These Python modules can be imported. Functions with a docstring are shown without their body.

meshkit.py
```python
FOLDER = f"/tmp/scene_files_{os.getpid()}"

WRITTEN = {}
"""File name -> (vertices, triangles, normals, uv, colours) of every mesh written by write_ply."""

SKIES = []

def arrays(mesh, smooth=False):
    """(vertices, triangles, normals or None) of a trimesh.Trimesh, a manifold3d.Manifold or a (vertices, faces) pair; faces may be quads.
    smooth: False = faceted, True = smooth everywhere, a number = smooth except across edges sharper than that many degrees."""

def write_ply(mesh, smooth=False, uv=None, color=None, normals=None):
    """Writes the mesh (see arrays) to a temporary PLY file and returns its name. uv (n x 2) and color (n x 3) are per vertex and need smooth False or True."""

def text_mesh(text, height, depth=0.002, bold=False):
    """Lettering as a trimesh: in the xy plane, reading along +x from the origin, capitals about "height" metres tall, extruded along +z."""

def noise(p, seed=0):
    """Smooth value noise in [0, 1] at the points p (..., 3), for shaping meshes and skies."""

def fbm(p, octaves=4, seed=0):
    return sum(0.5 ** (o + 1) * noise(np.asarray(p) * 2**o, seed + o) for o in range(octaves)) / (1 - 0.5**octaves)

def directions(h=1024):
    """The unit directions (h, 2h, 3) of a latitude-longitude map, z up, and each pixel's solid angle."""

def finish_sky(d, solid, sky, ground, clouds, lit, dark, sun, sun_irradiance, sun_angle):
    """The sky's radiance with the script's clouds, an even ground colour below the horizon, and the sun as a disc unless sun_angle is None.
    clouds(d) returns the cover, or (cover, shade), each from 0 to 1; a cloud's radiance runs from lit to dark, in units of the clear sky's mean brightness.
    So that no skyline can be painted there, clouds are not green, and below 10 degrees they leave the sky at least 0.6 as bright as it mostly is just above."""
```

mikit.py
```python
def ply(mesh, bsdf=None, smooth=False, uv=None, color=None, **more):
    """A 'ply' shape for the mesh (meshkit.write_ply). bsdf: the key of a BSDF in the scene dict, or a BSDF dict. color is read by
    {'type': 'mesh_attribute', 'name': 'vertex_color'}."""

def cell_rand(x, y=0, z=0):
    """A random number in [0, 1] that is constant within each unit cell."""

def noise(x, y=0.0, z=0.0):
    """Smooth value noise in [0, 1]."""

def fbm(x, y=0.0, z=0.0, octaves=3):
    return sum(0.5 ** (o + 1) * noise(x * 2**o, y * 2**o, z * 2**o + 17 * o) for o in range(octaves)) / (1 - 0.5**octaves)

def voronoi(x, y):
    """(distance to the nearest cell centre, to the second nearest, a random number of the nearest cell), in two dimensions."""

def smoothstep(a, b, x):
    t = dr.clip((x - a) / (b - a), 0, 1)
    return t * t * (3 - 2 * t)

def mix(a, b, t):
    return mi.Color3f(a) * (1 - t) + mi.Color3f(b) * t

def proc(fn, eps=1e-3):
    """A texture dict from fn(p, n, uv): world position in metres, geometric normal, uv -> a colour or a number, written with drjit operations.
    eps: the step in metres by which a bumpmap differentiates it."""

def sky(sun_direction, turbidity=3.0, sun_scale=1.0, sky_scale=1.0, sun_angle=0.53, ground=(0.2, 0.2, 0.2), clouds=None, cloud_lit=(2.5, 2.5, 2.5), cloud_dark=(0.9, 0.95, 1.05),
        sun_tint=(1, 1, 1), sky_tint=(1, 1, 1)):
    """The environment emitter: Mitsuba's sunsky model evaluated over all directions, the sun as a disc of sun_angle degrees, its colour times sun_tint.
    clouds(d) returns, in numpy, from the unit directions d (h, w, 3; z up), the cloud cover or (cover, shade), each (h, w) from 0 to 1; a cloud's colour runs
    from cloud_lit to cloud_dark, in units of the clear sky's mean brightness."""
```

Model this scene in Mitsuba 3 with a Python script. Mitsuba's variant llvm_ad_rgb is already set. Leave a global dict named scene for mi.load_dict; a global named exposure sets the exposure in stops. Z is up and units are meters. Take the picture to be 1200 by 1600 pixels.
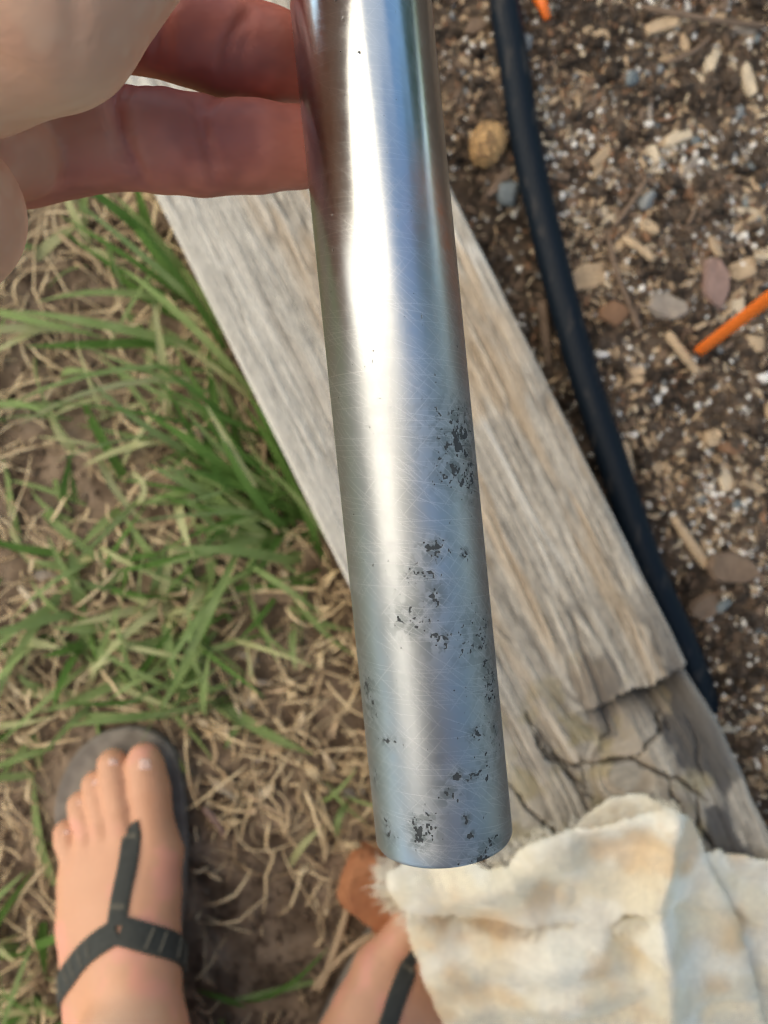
import math, random
import numpy as np, trimesh, manifold3d as m3
import mitsuba as mi, drjit as dr
import mikit, meshkit
from mikit import noise, fbm, cell_rand, smoothstep, mix

T = mi.ScalarTransform4f
rng = np.random.default_rng(7)
random.seed(7)
scene, labels = {}, {}

# ------------------------------------------------------------------ camera, sky, exposure
H = 0.62                                   # camera height above the lawn soil, looking straight down
scene['camera'] = {'type': 'thinlens', 'fov': 53.13, 'fov_axis': 'x', 'aperture_radius': 0.00062, 'focus_distance': 0.128,
                   'near_clip': 0.004, 'far_clip': 600.0,
                   'to_world': T().look_at(origin=[0, 0, H], target=[0, 0, 0], up=[0, 1, 0])}
SUN = np.array([-0.61, 0.10, 0.79])


def clouds(d):
    q = d[..., :2] / (d[..., 2:3] + 0.35)
    n = meshkit.fbm(np.stack([q[..., 0] * 1.7 + 3.1, q[..., 1] * 1.7 + 1.2, q[..., 0] * 0], -1), 5, 3)
    k = d @ (SUN / np.linalg.norm(SUN))
    veil = 0.30 * np.clip((k - 0.70) / 0.25, 0, 1) + 0.10 * np.clip((k - 0.93) / 0.06, 0, 1)   # the bank of cloud that hides the sun
    c = np.clip((n - 0.55) / 0.16, 0, 1) * 0.5
    return np.clip(c + veil, 0, 1), 0.25 * np.clip((n - 0.5) * 3, 0, 1)


scene['sky'] = mikit.sky(SUN.tolist(), turbidity=3, sun_scale=0.21, sun_angle=78, clouds=clouds, sky_scale=1.0,
                         cloud_lit=(2.05, 1.98, 1.85), sun_tint=(1.0, 0.95, 0.82), ground=(0.16, 0.16, 0.1), sky_tint=(1.06, 0.97, 0.83))
labels['sky'] = {'label': 'bright partly cloudy sky seen only as reflections', 'category': 'sky', 'kind': 'structure'}
exposure = 3.15


# ------------------------------------------------------------------ helpers
def at(px, py, z):
    """The point at height z that the photograph (1200 x 1600) shows at px, py."""
    d = H - z
    return np.array([(px - 600) / 1200 * d, (800 - py) / 1200 * d, z])


def hp(px, py, d):
    return at(px, py, H - d)


def unit(v):
    v = np.asarray(v, float)
    return v / np.linalg.norm(v)


taken = {}


def key_for(name):
    k = taken.get(name, 0)
    taken[name] = k + 1
    return name if k == 0 else f'{name}_{k:03d}'


def tag(key, label=None, cat=None, group=None, kind=None):
    d = {}
    if label: d['label'] = label
    if cat: d['category'] = cat
    if group: d['group'] = group
    if kind: d['kind'] = kind
    labels[key] = d


def put(name, mesh, bsdf, label=None, cat=None, group=None, kind=None, smooth=True, parent=None, **more):
    key = key_for((parent + '__' if parent else '') + name)
    scene[key] = mesh if isinstance(mesh, dict) else mikit.ply(mesh, bsdf, smooth=smooth, **more)
    if label or kind or group:
        tag(key, label, cat, group, kind)
    return key


def bs(name, **kw):
    scene[name] = {'type': 'twosided', 'b': {'type': 'principled', **kw}}
    return name


def rgb(*c):
    return {'type': 'rgb', 'value': [float(x) for x in c]}


def grid_mesh(P):
    """Quads over a (n, m, 3) array of points."""
    n, m = P.shape[:2]
    i, j = np.meshgrid(np.arange(n - 1), np.arange(m - 1), indexing='ij')
    a = (i * m + j).ravel()
    q = np.stack([a, a + 1, a + m + 1, a + m], 1)
    return P.reshape(-1, 3), np.vstack([q[:, [0, 1, 2]], q[:, [0, 2, 3]]])


def tube_along(pts, radii, sides=14, cap=True):
    p = np.asarray(pts, float)
    n = len(p)
    r = np.broadcast_to(np.asarray(radii, float), (n,))
    t = np.gradient(p, axis=0)
    t /= np.linalg.norm(t, axis=1, keepdims=True)
    a = np.cross(t, np.where(np.abs(t[:, 2:]) < 0.9, [0, 0, 1.0], [1.0, 0, 0]))
    a /= np.linalg.norm(a, axis=1, keepdims=True)
    b = np.cross(t, a)
    ang = np.arange(sides) * 2 * np.pi / sides
    v = p[:, None] + r[:, None, None] * (np.cos(ang)[None, :, None] * a[:, None] + np.sin(ang)[None, :, None] * b[:, None])
    i, j = np.meshgrid(np.arange(n - 1), np.arange(sides), indexing='ij')
    q = np.stack([i * sides + j, i * sides + (j + 1) % sides, (i + 1) * sides + (j + 1) % sides, (i + 1) * sides + j], -1).reshape(-1, 4)
    f = np.vstack([q[:, [0, 1, 2]], q[:, [0, 2, 3]]])
    v = v.reshape(-1, 3)
    if cap:
        v = np.vstack([v, p[0], p[-1]])
        k = np.arange(sides)
        f = np.vstack([f, np.stack([(k + 1) % sides, k, k * 0 + n * sides], 1), np.stack([(n - 1) * sides + k, (n - 1) * sides + (k + 1) % sides, k * 0 + n * sides + 1], 1)])
    return trimesh.Trimesh(v, f, process=False)


def spline(pts, n):
    from scipy.interpolate import CubicSpline
    p = np.asarray(pts, float)
    s = np.r_[0, np.cumsum(np.linalg.norm(np.diff(p[:, :3], axis=0), axis=1))]
    return CubicSpline(s, p)(np.linspace(0, s[-1], n))


class Blob:
    """A body as a signed distance: 'base' chains melt into each other, each limb melts into the base but not into the other limbs."""

    def __init__(self, base, limbs=(), k=0.01, kl=None):
        self.base, self.limbs, self.k, self.kl = base, limbs, k, kl or k

    @staticmethod
    def cone(p, a, ra, b, rb):
        ba = b - a
        t = np.clip((p - a) @ ba / max(ba @ ba, 1e-12), 0, 1)
        return np.linalg.norm(p - a - t[:, None] * ba, axis=1) - (ra + t * (rb - ra))

    @staticmethod
    def smin(a, b, k):
        h = np.maximum(k - np.abs(a - b), 0) / k
        return np.minimum(a, b) - h * h * k / 4

    def chain(self, p, c, k):
        d = None
        if len(c) == 1:
            return np.linalg.norm(p - c[0][0], axis=1) - c[0][1]
        for (a, ra), (b, rb) in zip(c[:-1], c[1:]):
            x = self.cone(p, a, ra, b, rb)
            d = x if d is None else self.smin(d, x, k * 0.35)
        return d

    def __call__(self, p):
        p = np.asarray(p, float)
        base = None
        for c in self.base:
            x = self.chain(p, c, self.k)
            base = x if base is None else self.smin(base, x, self.k)
        out = base
        for c in self.limbs:
            x = self.smin(base, self.chain(p, c, self.kl), self.kl)
            out = np.minimum(out, x)
        return out

    def grad(self, p, e=2e-4):
        g = np.stack([self(p + e * np.eye(3)[i]) - self(p - e * np.eye(3)[i]) for i in range(3)], 1)
        return g / (np.linalg.norm(g, axis=1, keepdims=True) + 1e-12)

    def onto(self, p, off=0.0, it=5):
        p = np.array(p, float)
        for _ in range(it):
            p -= (self(p) - off)[:, None] * self.grad(p)
        return p

    def bounds(self):
        pts = [(q, r) for c in list(self.base) + list(self.limbs) for q, r in c]
        lo = np.min([q - r for q, r in pts], 0) - self.k
        hi = np.max([q + r for q, r in pts], 0) + self.k
        return lo, hi

    def mesh(self, h, lo=None, hi=None):
        l, u = self.bounds()
        lo = l if lo is None else np.maximum(l, lo)
        hi = u if hi is None else np.minimum(u, hi)
        return surface_nets(self, lo - 3 * h, hi + 3 * h, h)


def surface_nets(f, lo, hi, h):
    n = (np.ceil((hi - lo) / (4 * h)).astype(int) + 1) * 4
    ax = [lo[i] + h * np.arange(n[i] + 1) for i in range(3)]
    # a coarse pass finds where the surface can be
    c = np.stack(np.meshgrid(*[a[2::4][: n[i] // 4] for i, a in enumerate(ax)], indexing='ij'), -1)
    cv = f(c.reshape(-1, 3)).reshape(c.shape[:3])
    band = np.abs(cv) < 4 * h * 1.9
    val = np.empty(n + 1)
    up = lambda a: np.pad(a.repeat(4, 0).repeat(4, 1).repeat(4, 2), ((0, 1),) * 3, mode='edge')
    val[:] = np.where(up(cv) > 0, 1.0, -1.0)
    b = up(band)
    for axis in range(3):
        b = b | np.roll(b, 1, axis)
    idx = np.argwhere(b)
    pts = lo + h * idx
    val[tuple(idx.T)] = f(pts)
    s = val < 0
    corners = [(i, j, k) for i in (0, 1) for j in (0, 1) for k in (0, 1)]
    cut = lambda o: tuple(slice(o[a], n[a] + o[a]) for a in range(3))
    cnt = sum(s[cut(o)].astype(np.int8) for o in corners)
    cell = np.argwhere((cnt > 0) & (cnt < 8))
    ids = -np.ones(n, int)
    ids[tuple(cell.T)] = np.arange(len(cell))
    acc, num = np.zeros((len(cell), 3)), np.zeros(len(cell))
    for a in corners:
        for axis in range(3):
            if a[axis]: continue
            bb = list(a); bb[axis] = 1
            va, vb = val[tuple((cell + a).T)], val[tuple((cell + bb).T)]
            x = (va < 0) != (vb < 0)
            t = np.where(x, va / np.where(x, va - vb, 1), 0)
            p = np.array(a, float) + 0 * cell
            p[:, axis] += t
            acc += p * x[:, None]; num += x
    v = lo + h * (cell + acc / num[:, None])
    faces = []
    for axis in range(3):
        o = [0, 0, 0]; o[axis] = 1
        e = np.argwhere(s[tuple(slice(0, n[a] + 1 - o[a]) for a in range(3))] != s[tuple(slice(o[a], None) for a in range(3))])
        b1, b2 = (axis + 1) % 3, (axis + 2) % 3
        e = e[(e[:, b1] > 0) & (e[:, b2] > 0) & (e[:, b1] < n[b1]) & (e[:, b2] < n[b2])]
        inside = s[tuple(e.T)]
        def cid(d1, d2):
            q = e.copy(); q[:, b1] -= d1; q[:, b2] -= d2
            return ids[tuple(q.T)]
        q = np.stack([cid(0, 0), cid(1, 0), cid(1, 1), cid(0, 1)], 1)
        q = np.where(inside[:, None], q, q[:, ::-1])
        faces += [q[:, [0, 1, 2]], q[:, [0, 2, 3]]]
    m = trimesh.Trimesh(v, np.vstack(faces), process=False)
    return taubin(m, 6)


def taubin(m, it):
    """Smooths a mesh without shrinking it."""
    from scipy.sparse import csr_matrix
    v, f = np.array(m.vertices), np.asarray(m.faces)
    e = np.vstack([f[:, [0, 1]], f[:, [1, 2]], f[:, [2, 0]]])
    e = np.unique(np.vstack([e, e[:, ::-1]]), axis=0)
    A = csr_matrix((np.ones(len(e)), (e[:, 0], e[:, 1])), (len(v), len(v)))
    deg = np.maximum(np.asarray(A.sum(1)), 1)
    for _ in range(it):
        for k in (0.5, -0.52):
            v = v + k * (A @ v / deg - v)
    m.vertices = v
    return m


def union(ms):
    try:
        out = None
        for m in ms:
            x = m3.Manifold(m3.Mesh(np.asarray(m.vertices, np.float32), np.asarray(m.faces, np.uint32)))
            if x.status() != m3.Error.NoError:
                raise ValueError('not closed')
            out = x if out is None else out + x
        q = out.to_mesh()
        return trimesh.Trimesh(q.vert_properties[:, :3], q.tri_verts, process=False)
    except Exception:
        return trimesh.util.concatenate(ms)


def lump(seed, size, rough=0.25, sub=2, flat=1.0):
    """An irregular stone-like lump."""
    m = trimesh.creation.icosphere(subdivisions=sub)
    v = np.array(m.vertices)
    v = v * (1 + rough * 2 * (meshkit.fbm(v * 1.3 + seed * 7.3, 3, seed) - 0.5))[:, None]
    v *= np.array(size) * np.array([1, 1, flat])
    return trimesh.Trimesh(v, m.faces, process=False)


def crag(seed, size, n=16):
    """An angular granule: the hull of a few random points, its edges worn."""
    r = np.random.default_rng(seed)
    d = r.normal(size=(n, 3)); d /= np.linalg.norm(d, axis=1, keepdims=True)
    h = trimesh.convex.convex_hull(d * r.uniform(0.62, 1.08, (n, 1)))
    h = h.subdivide()
    v = np.array(h.vertices)
    v = v * (1 + 0.35 * (meshkit.fbm(v * 2.6 + seed, 2, seed) - 0.5))[:, None] * np.array(size)
    return trimesh.Trimesh(v, h.faces, process=False)


def chip(seed, L, W, Th):
    """A splintered flat wood chip: a ragged polygon with thickness, slightly bent."""
    r = np.random.default_rng(seed)
    n = 9
    a = np.sort(np.linspace(0, 2 * np.pi, n, endpoint=False) + r.uniform(-0.25, 0.25, n))
    rad = r.uniform(0.75, 1.1, n)
    sq = 1 / np.maximum(np.abs(np.cos(a)), np.abs(np.sin(a))) ** 0.7
    xy = np.stack([np.cos(a) * rad * sq * L / 2, np.sin(a) * rad * sq * W / 2], 1)
    xy[:, 0] += xy[:, 1] * r.uniform(-0.5, 0.5)
    rings = []
    for s, z in ((0.9, -1), (1.0, -0.5), (1.0, 0.4), (0.86, 1)):
        rings.append(np.c_[xy * s, z * Th / 2 + 0.2 * Th * r.uniform(-1, 1, n)])
    bend = r.uniform(-0.15, 0.15) / L
    v = np.vstack(rings + [[[0, 0, -Th / 2]], [[0, 0, Th / 2 * 1.1]]])
    v[:, 2] += bend * 4 * v[:, 0] ** 2
    f = []
    for k in range(3):
        for i in range(n):
            j = (i + 1) % n
            f += [[k * n + i, k * n + j, (k + 1) * n + j], [k * n + i, (k + 1) * n + j, (k + 1) * n + i]]
    for i in range(n):
        j = (i + 1) % n
        f += [[j, i, 4 * n], [3 * n + i, 3 * n + j, 4 * n + 1]]
    return trimesh.Trimesh(v, f, process=False)


# ------------------------------------------------------------------ the lie of the land
TZ = 0.09                                          # top of the timber
TO = at(245, 310, TZ)[:2]                          # a point of its left edge
TD = unit([0.4445, -0.8958]); TN = np.array([-TD[1], TD[0]])
TW = 0.186


def tuv(xy):
    r = np.asarray(xy)[..., :2] - TO
    return r @ TD, r @ TN


def lawn_z(x, y):
    p = np.stack([x, y, 0 * x], -1)
    far = np.clip((np.hypot(x, y) - 1.2) / 2, 0, 1)
    return ((meshkit.fbm(p * 9, 4, 1) - 0.5) * 0.022 + (meshkit.fbm(p * 60, 3, 2) - 0.5) * 0.007) * (1 - 0.6 * far)


def soil_z(x, y):
    p = np.stack([x, y, 0 * x], -1)
    _, v = tuv(p)
    trough = 0.018 * np.exp(-((v - TW - 0.006) / 0.022) ** 2)
    return 0.052 + (meshkit.fbm(p * 11, 4, 5) - 0.5) * 0.026 + (meshkit.fbm(p * 70, 3, 6) - 0.5) * 0.012 - trough


def axis_coords(lim, fine, step, far):
    a = np.arange(-lim, lim + 1e-9, step)
    g = lim * 1.25 ** np.arange(1, 60)
    g = g[g < far]
    return np.r_[-g[::-1], a, g]


xs = axis_coords(0.75, 0, 0.0035, 300)
X, Y = np.meshgrid(xs, xs, indexing='ij')
Z = lawn_z(X, Y)
bs('lawn_soil', base_color=mikit.proc(lambda p, n, uv: mix(mix(
    mix((0.12, 0.085, 0.058), (0.27, 0.20, 0.14), smoothstep(0.32, 0.72, fbm(p.x * 45, p.y * 45, p.z * 45, 4))),
    (0.045, 0.028, 0.018), 0.7 * smoothstep(0.55, 0.8, fbm(p.x * 200 + 9, p.y * 200, 3.0, 2))),
    mix((0.06, 0.10, 0.03), (0.20, 0.21, 0.10), fbm(p.x * 25, p.y * 25, 1.0, 4)), smoothstep(0.9, 1.6, dr.sqrt(p.x * p.x + p.y * p.y) + 0.5 * (fbm(p.x * 6, p.y * 6, 2.0, 3) - 0.5)))), roughness=0.95, specular=0.2)
put('ground', grid_mesh(np.stack([X, Y, Z], -1)), 'lawn_soil', 'bare brown soil of the worn lawn left of the timber', 'ground', kind='structure')

su = np.arange(-0.6, 0.75, 0.003)
sv = np.r_[np.arange(TW - 0.03, TW + 0.62, 0.003), TW + 0.62 * 1.25 ** np.arange(1, 12)]
U, V = np.meshgrid(np.r_[-0.6 * 1.25 ** np.arange(12, 0, -1), su, 0.75 * 1.25 ** np.arange(1, 12)], sv, indexing='ij')
XY = TO + U[..., None] * TD + V[..., None] * TN
Z = soil_z(XY[..., 0], XY[..., 1])
bs('bed_soil', base_color=mikit.proc(lambda p, n, uv: mix(
    mix((0.026, 0.019, 0.014), (0.098, 0.072, 0.052), smoothstep(0.3, 0.75, fbm(p.x * 60, p.y * 60, p.z * 60, 4))),
    (0.15, 0.10, 0.065), 0.6 * smoothstep(0.58, 0.78, fbm(p.x * 230 + 9, p.y * 230, 3.0, 2)))), roughness=0.92, specular=0.3)
put('garden_soil', grid_mesh(np.concatenate([XY, Z[..., None]], -1)), 'bed_soil', 'dark loose potting soil filling the garden bed right of the timber', 'soil', kind='structure')

# ------------------------------------------------------------------ the weathered timber
ku, kv = tuv(at(965, 1215, TZ))
lu, lv = tuv(at(1082, 1042, TZ))


def seg_dist(p, line):
    line = np.asarray(line, float)
    d = np.full(p.shape[:-1], 1e9); tt = np.zeros(p.shape[:-1]); side = np.zeros(p.shape[:-1])
    tot = 0; n = len(line) - 1
    for i, (a, b) in enumerate(zip(line[:-1], line[1:])):
        ba = b - a
        t = np.clip(((p - a) @ ba) / (ba @ ba), 0, 1)
        r = p - a - t[..., None] * ba
        x = np.linalg.norm(r, axis=-1)
        better = x < d
        d = np.where(better, x, d); tt = np.where(better, (i + t) / n, tt)
        side = np.where(better, np.sign(r[..., 0] * ba[1] - r[..., 1] * ba[0]), side)
    return d, tt, side


def timber_field(u, v):
    """Height in metres above the plain top and base colour at the timber's own coordinates."""
    p = np.stack([u, v, 0 * u], -1)
    wob = (meshkit.fbm(np.stack([u * 5, v * 9, 0 * u], -1), 3, 11) - 0.5) * 0.007
    sgn = np.where(v > kv, 1.0, -1.0)
    dev = 0.013 * np.exp(-((u - ku) / 0.075) ** 2)
    q1 = kv + sgn * np.sqrt((v - kv) ** 2 + dev ** 2)
    r = np.hypot((u - ku) / 1.3, v - kv)
    m = np.clip((0.024 - r) / 0.02, 0, 1)
    q = q1 * (1 - m) + m * (kv + 0.03 + r * 0.8) + wob
    wild = np.clip((u - (ku - 0.14)) / 0.1, 0, 1)
    q = q + wild * (meshkit.fbm(p * np.array([13, 15, 1]), 3, 13) - 0.5) * 0.008
    st = 1 - 0.75 * wild
    g1 = meshkit.fbm(np.stack([u * 3.5, q * 230, 0 * u], -1), 3, 21)
    g2 = meshkit.fbm(np.stack([u * 26, q * 640, 0 * u], -1), 2, 22)
    g3 = meshkit.noise(np.stack([u * 45, q * 420, 0 * u], -1), 23)
    big = meshkit.fbm(np.stack([u * 8, q * 40, 0 * u], -1), 3, 24)
    g4 = meshkit.noise(np.stack([u * 70, q * 1300, 0 * u], -1), 29)
    hgt = (g1 - 0.5) * 0.0015 + (g2 - 0.5) * 0.0016 + (g4 - 0.5) * 0.0006
    # long checks that run with the grain
    ck = meshkit.noise(np.stack([u * 7, q * 130, 0 * u], -1), 31)
    check = np.clip((0.12 - np.abs(ck - 0.5) * 3.2 * (0.6 + meshkit.noise(np.stack([u * 16, q * 30, 0 * u], -1), 32))) / 0.10, 0, 1) * np.clip((big - 0.42) * 6, 0, 1)
    check *= 0.35 + 0.65 * wild
    hgt -= check * 0.0035
    # the cracks of the knot
    c2 = meshkit.fbm(p * np.array([16, 16, 1]) + 4.2, 3, 33)
    crack = np.clip((0.009 - np.abs(c2 - 0.5)) / 0.009, 0, 1) * wild * np.clip((meshkit.fbm(p * 33.0 + 2, 2, 34) - 0.42) * 6, 0, 1)
    crack = np.zeros_like(u)
    for i_, line in enumerate(([(790, 1225), (850, 1285), (880, 1310)], [(835, 1165), (900, 1195), (985, 1190), (1050, 1215), (1110, 1255)], [(985, 1190), (1035, 1150), (1035, 1115)], [(1085, 1225), (1095, 1290), (1130, 1350)], [(820, 1110), (850, 1180), (930, 1250)], [(1040, 1215), (1065, 1270), (1090, 1330)])):
        lw = np.array([tuv(at(x, y, TZ)[:2]) for x, y in line])
        q_ = np.stack([u, v], -1) + 0.004 * (np.stack([meshkit.fbm(p * 110, 3, 60 + i_), meshkit.fbm(p * 110 + 9, 3, 70 + i_)], -1) - 0.5) * 2
        dd, tt, _ = seg_dist(q_, lw)
        wd = 0.0010 * (0.35 + 1.3 * meshkit.noise(np.stack([tt * 9 + i_, 0 * tt, 0 * tt], -1), 80)) * np.sqrt(np.clip(4 * tt * (1 - tt), 0.05, 1))
        crack = np.maximum(crack, np.exp(-(dd / wd) ** 2))
    hgt -= crack * 0.007
    # the broken-out hollow by the right edge
    a, b = at(1085, 1040, TZ)[:2], at(900, 1118, TZ)[:2]
    au, av = tuv(a); bu, bv = tuv(b)
    e = np.array([bu - au, bv - av]); L = np.linalg.norm(e); e /= L
    along = (u - au) * e[0] + (v - av) * e[1]
    jag = (meshkit.fbm(np.stack([along * 60, 0 * u, 0 * u], -1), 2, 41) - 0.5) * 0.005 + (meshkit.fbm(np.stack([v * 420, 0 * u, 0 * u], -1), 3, 42) - 0.5) * 0.005
    nn = np.array([-e[1], e[0]]); nn = nn if nn[0] > 0 else -nn
    s = (u - au) * nn[0] + (v - av) * nn[1] + jag
    side = np.clip(1 - along / L, 0, 1)
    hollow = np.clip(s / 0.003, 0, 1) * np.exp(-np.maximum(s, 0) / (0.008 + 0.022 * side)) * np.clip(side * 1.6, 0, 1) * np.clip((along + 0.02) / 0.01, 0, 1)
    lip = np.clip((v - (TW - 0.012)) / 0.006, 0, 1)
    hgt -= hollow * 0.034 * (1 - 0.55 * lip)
    # colour of the wood
    grey = np.array([0.46, 0.425, 0.355]); pale = np.array([0.66, 0.62, 0.54]); dark = np.array([0.19, 0.16, 0.125]); tan = np.array([0.48, 0.33, 0.18]); shade_blotch = np.array([0.075, 0.070, 0.068])
    left = np.clip((0.085 - v) / 0.06, 0, 1)
    mott = 0.6 * meshkit.fbm(np.stack([u * 110, q * 300, 0 * u], -1), 3, 30) + 0.4 * meshkit.fbm(np.stack([u * 420, v * 520, 0 * u], -1), 2, 45)
    base = 0.82 + 0.55 * (mott - 0.5) + 0.35 * (g1 - 0.5) + 0.5 * (g2 - 0.5)
    grey = grey + (np.array([0.44, 0.39, 0.315]) - grey) * (1 - left[..., None])
    col = grey * (1.02 + 1.7 * (base[..., None] - 0.9))
    la = meshkit.noise(np.stack([u * 4, q * 150, 0 * u], -1), 35); lb = meshkit.noise(np.stack([u * 6, q * 310 + 3, 0 * u], -1), 36)
    fine_l = np.clip((0.055 - np.abs(la - 0.5)) / 0.04, 0, 1) * np.clip(meshkit.noise(np.stack([u * 13, q * 60, 0 * u], -1), 37) * 2.2 - 0.6, 0, 1)
    fine_d = np.clip((0.07 - np.abs(lb - 0.5)) / 0.06, 0, 1) * np.clip(meshkit.noise(np.stack([u * 17, q * 80, 0 * u], -1), 38) * 2.4 - 0.7, 0, 1)
    fd = ((0.6 + 0.3 * wild) * fine_d * (1 - 0.6 * left))[..., None]
    col = col * (1 - fd) + dark * fd
    fl = (0.65 * fine_l)[..., None]
    col = col * (1 - fl) + pale * fl
    hgt -= 0.0012 * fine_d + 0.0010 * (mott - 0.5) * -1
    col = col * (1 - 0.5 * left[..., None]) + np.array([0.56, 0.53, 0.465]) * (0.70 + 0.35 * g1 + 0.45 * (mott - 0.5))[..., None] * 0.5 * left[..., None]
    tn = np.clip((meshkit.fbm(np.stack([u * 11, q * 75, 0 * u], -1), 3, 25) - 0.52) / 0.12, 0, 1) * (1 - left) * (0.42 - 0.12 * wild)
    col = col * (1 - tn[..., None]) + tan * tn[..., None]
    moss = np.clip((meshkit.fbm(p * 42, 4, 26) - 0.58) / 0.1, 0, 1) * wild * 0.4
    col = col * (1 - moss[..., None]) + np.array([0.30, 0.235, 0.07]) * moss[..., None]
    k = np.clip(np.maximum(check * 0.75, crack), 0, 1)[..., None]
    col = col * (1 - k) + np.array([0.045, 0.036, 0.03]) * k
    so = np.clip(hollow * 1.7 * (0.6 + 0.8 * (meshkit.fbm(p * 90, 2, 27) - 0.3)), 0, 0.92) + 0.85 * wild * np.clip((meshkit.fbm(np.stack([u * 30, q * 45, 0 * u], -1) + 8.0, 4, 28) - 0.54) / 0.10, 0, 1) * np.clip((v - 0.08) / 0.05, 0.25, 1)  # shade painted into the hollow, plus dark blotches round the knot
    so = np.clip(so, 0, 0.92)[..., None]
    col = col * (1 - so) + shade_blotch * so
    rim = np.exp(-np.minimum(v, TW - v) / 0.003)[..., None] * 0.5
    col = col * (1 - rim) + pale * rim
    return hgt, col


tu = np.arange(-0.62, 0.78, 0.0014); tv = np.linspace(0, TW, 330)
U, V = np.meshgrid(tu, tv, indexing='ij')
hg, col = timber_field(U, V)
edge = np.minimum(V, TW - V)
hg -= 0.004 * np.exp(-edge / 0.0022)
wave = (meshkit.fbm(np.stack([U * 14, 0 * U, 0 * U], -1), 3, 51) - 0.5) * 0.010 * np.clip((U - (ku - 0.12)) / 0.1, 0.15, 1)
Vv = V + wave * np.clip((V - 0.1) / 0.08, 0, 1)
XY = TO + U[..., None] * TD + Vv[..., None] * TN
top = np.concatenate([XY, (TZ + hg)[..., None]], -1)
lo_l, lo_r = top[:, 0].copy(), top[:, -1].copy()
lo_l[:, 2] = -0.02; lo_r[:, 2] = -0.02
md = lambda a, b, t: a * (1 - t) + b * t
strips = [md(top[:, 0], lo_l, t) for t in (1, 0.75, 0.5, 0.25, 0.06)]
strips_r = [md(top[:, -1], lo_r, t) for t in (0.06, 0.25, 0.5, 0.75, 1)]
full = np.concatenate([np.stack(strips, 1), top, np.stack(strips_r, 1)], 1)
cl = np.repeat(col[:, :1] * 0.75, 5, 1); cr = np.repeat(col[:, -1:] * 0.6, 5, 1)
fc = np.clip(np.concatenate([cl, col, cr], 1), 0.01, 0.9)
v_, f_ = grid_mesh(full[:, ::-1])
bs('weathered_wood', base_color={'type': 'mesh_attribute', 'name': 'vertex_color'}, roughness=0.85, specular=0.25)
put('timber', (v_, f_), 'weathered_wood', 'wide weathered grey timber with cracked knot edging the garden bed', 'timber', smooth=True, color=fc[:, ::-1].reshape(-1, 3))

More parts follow.
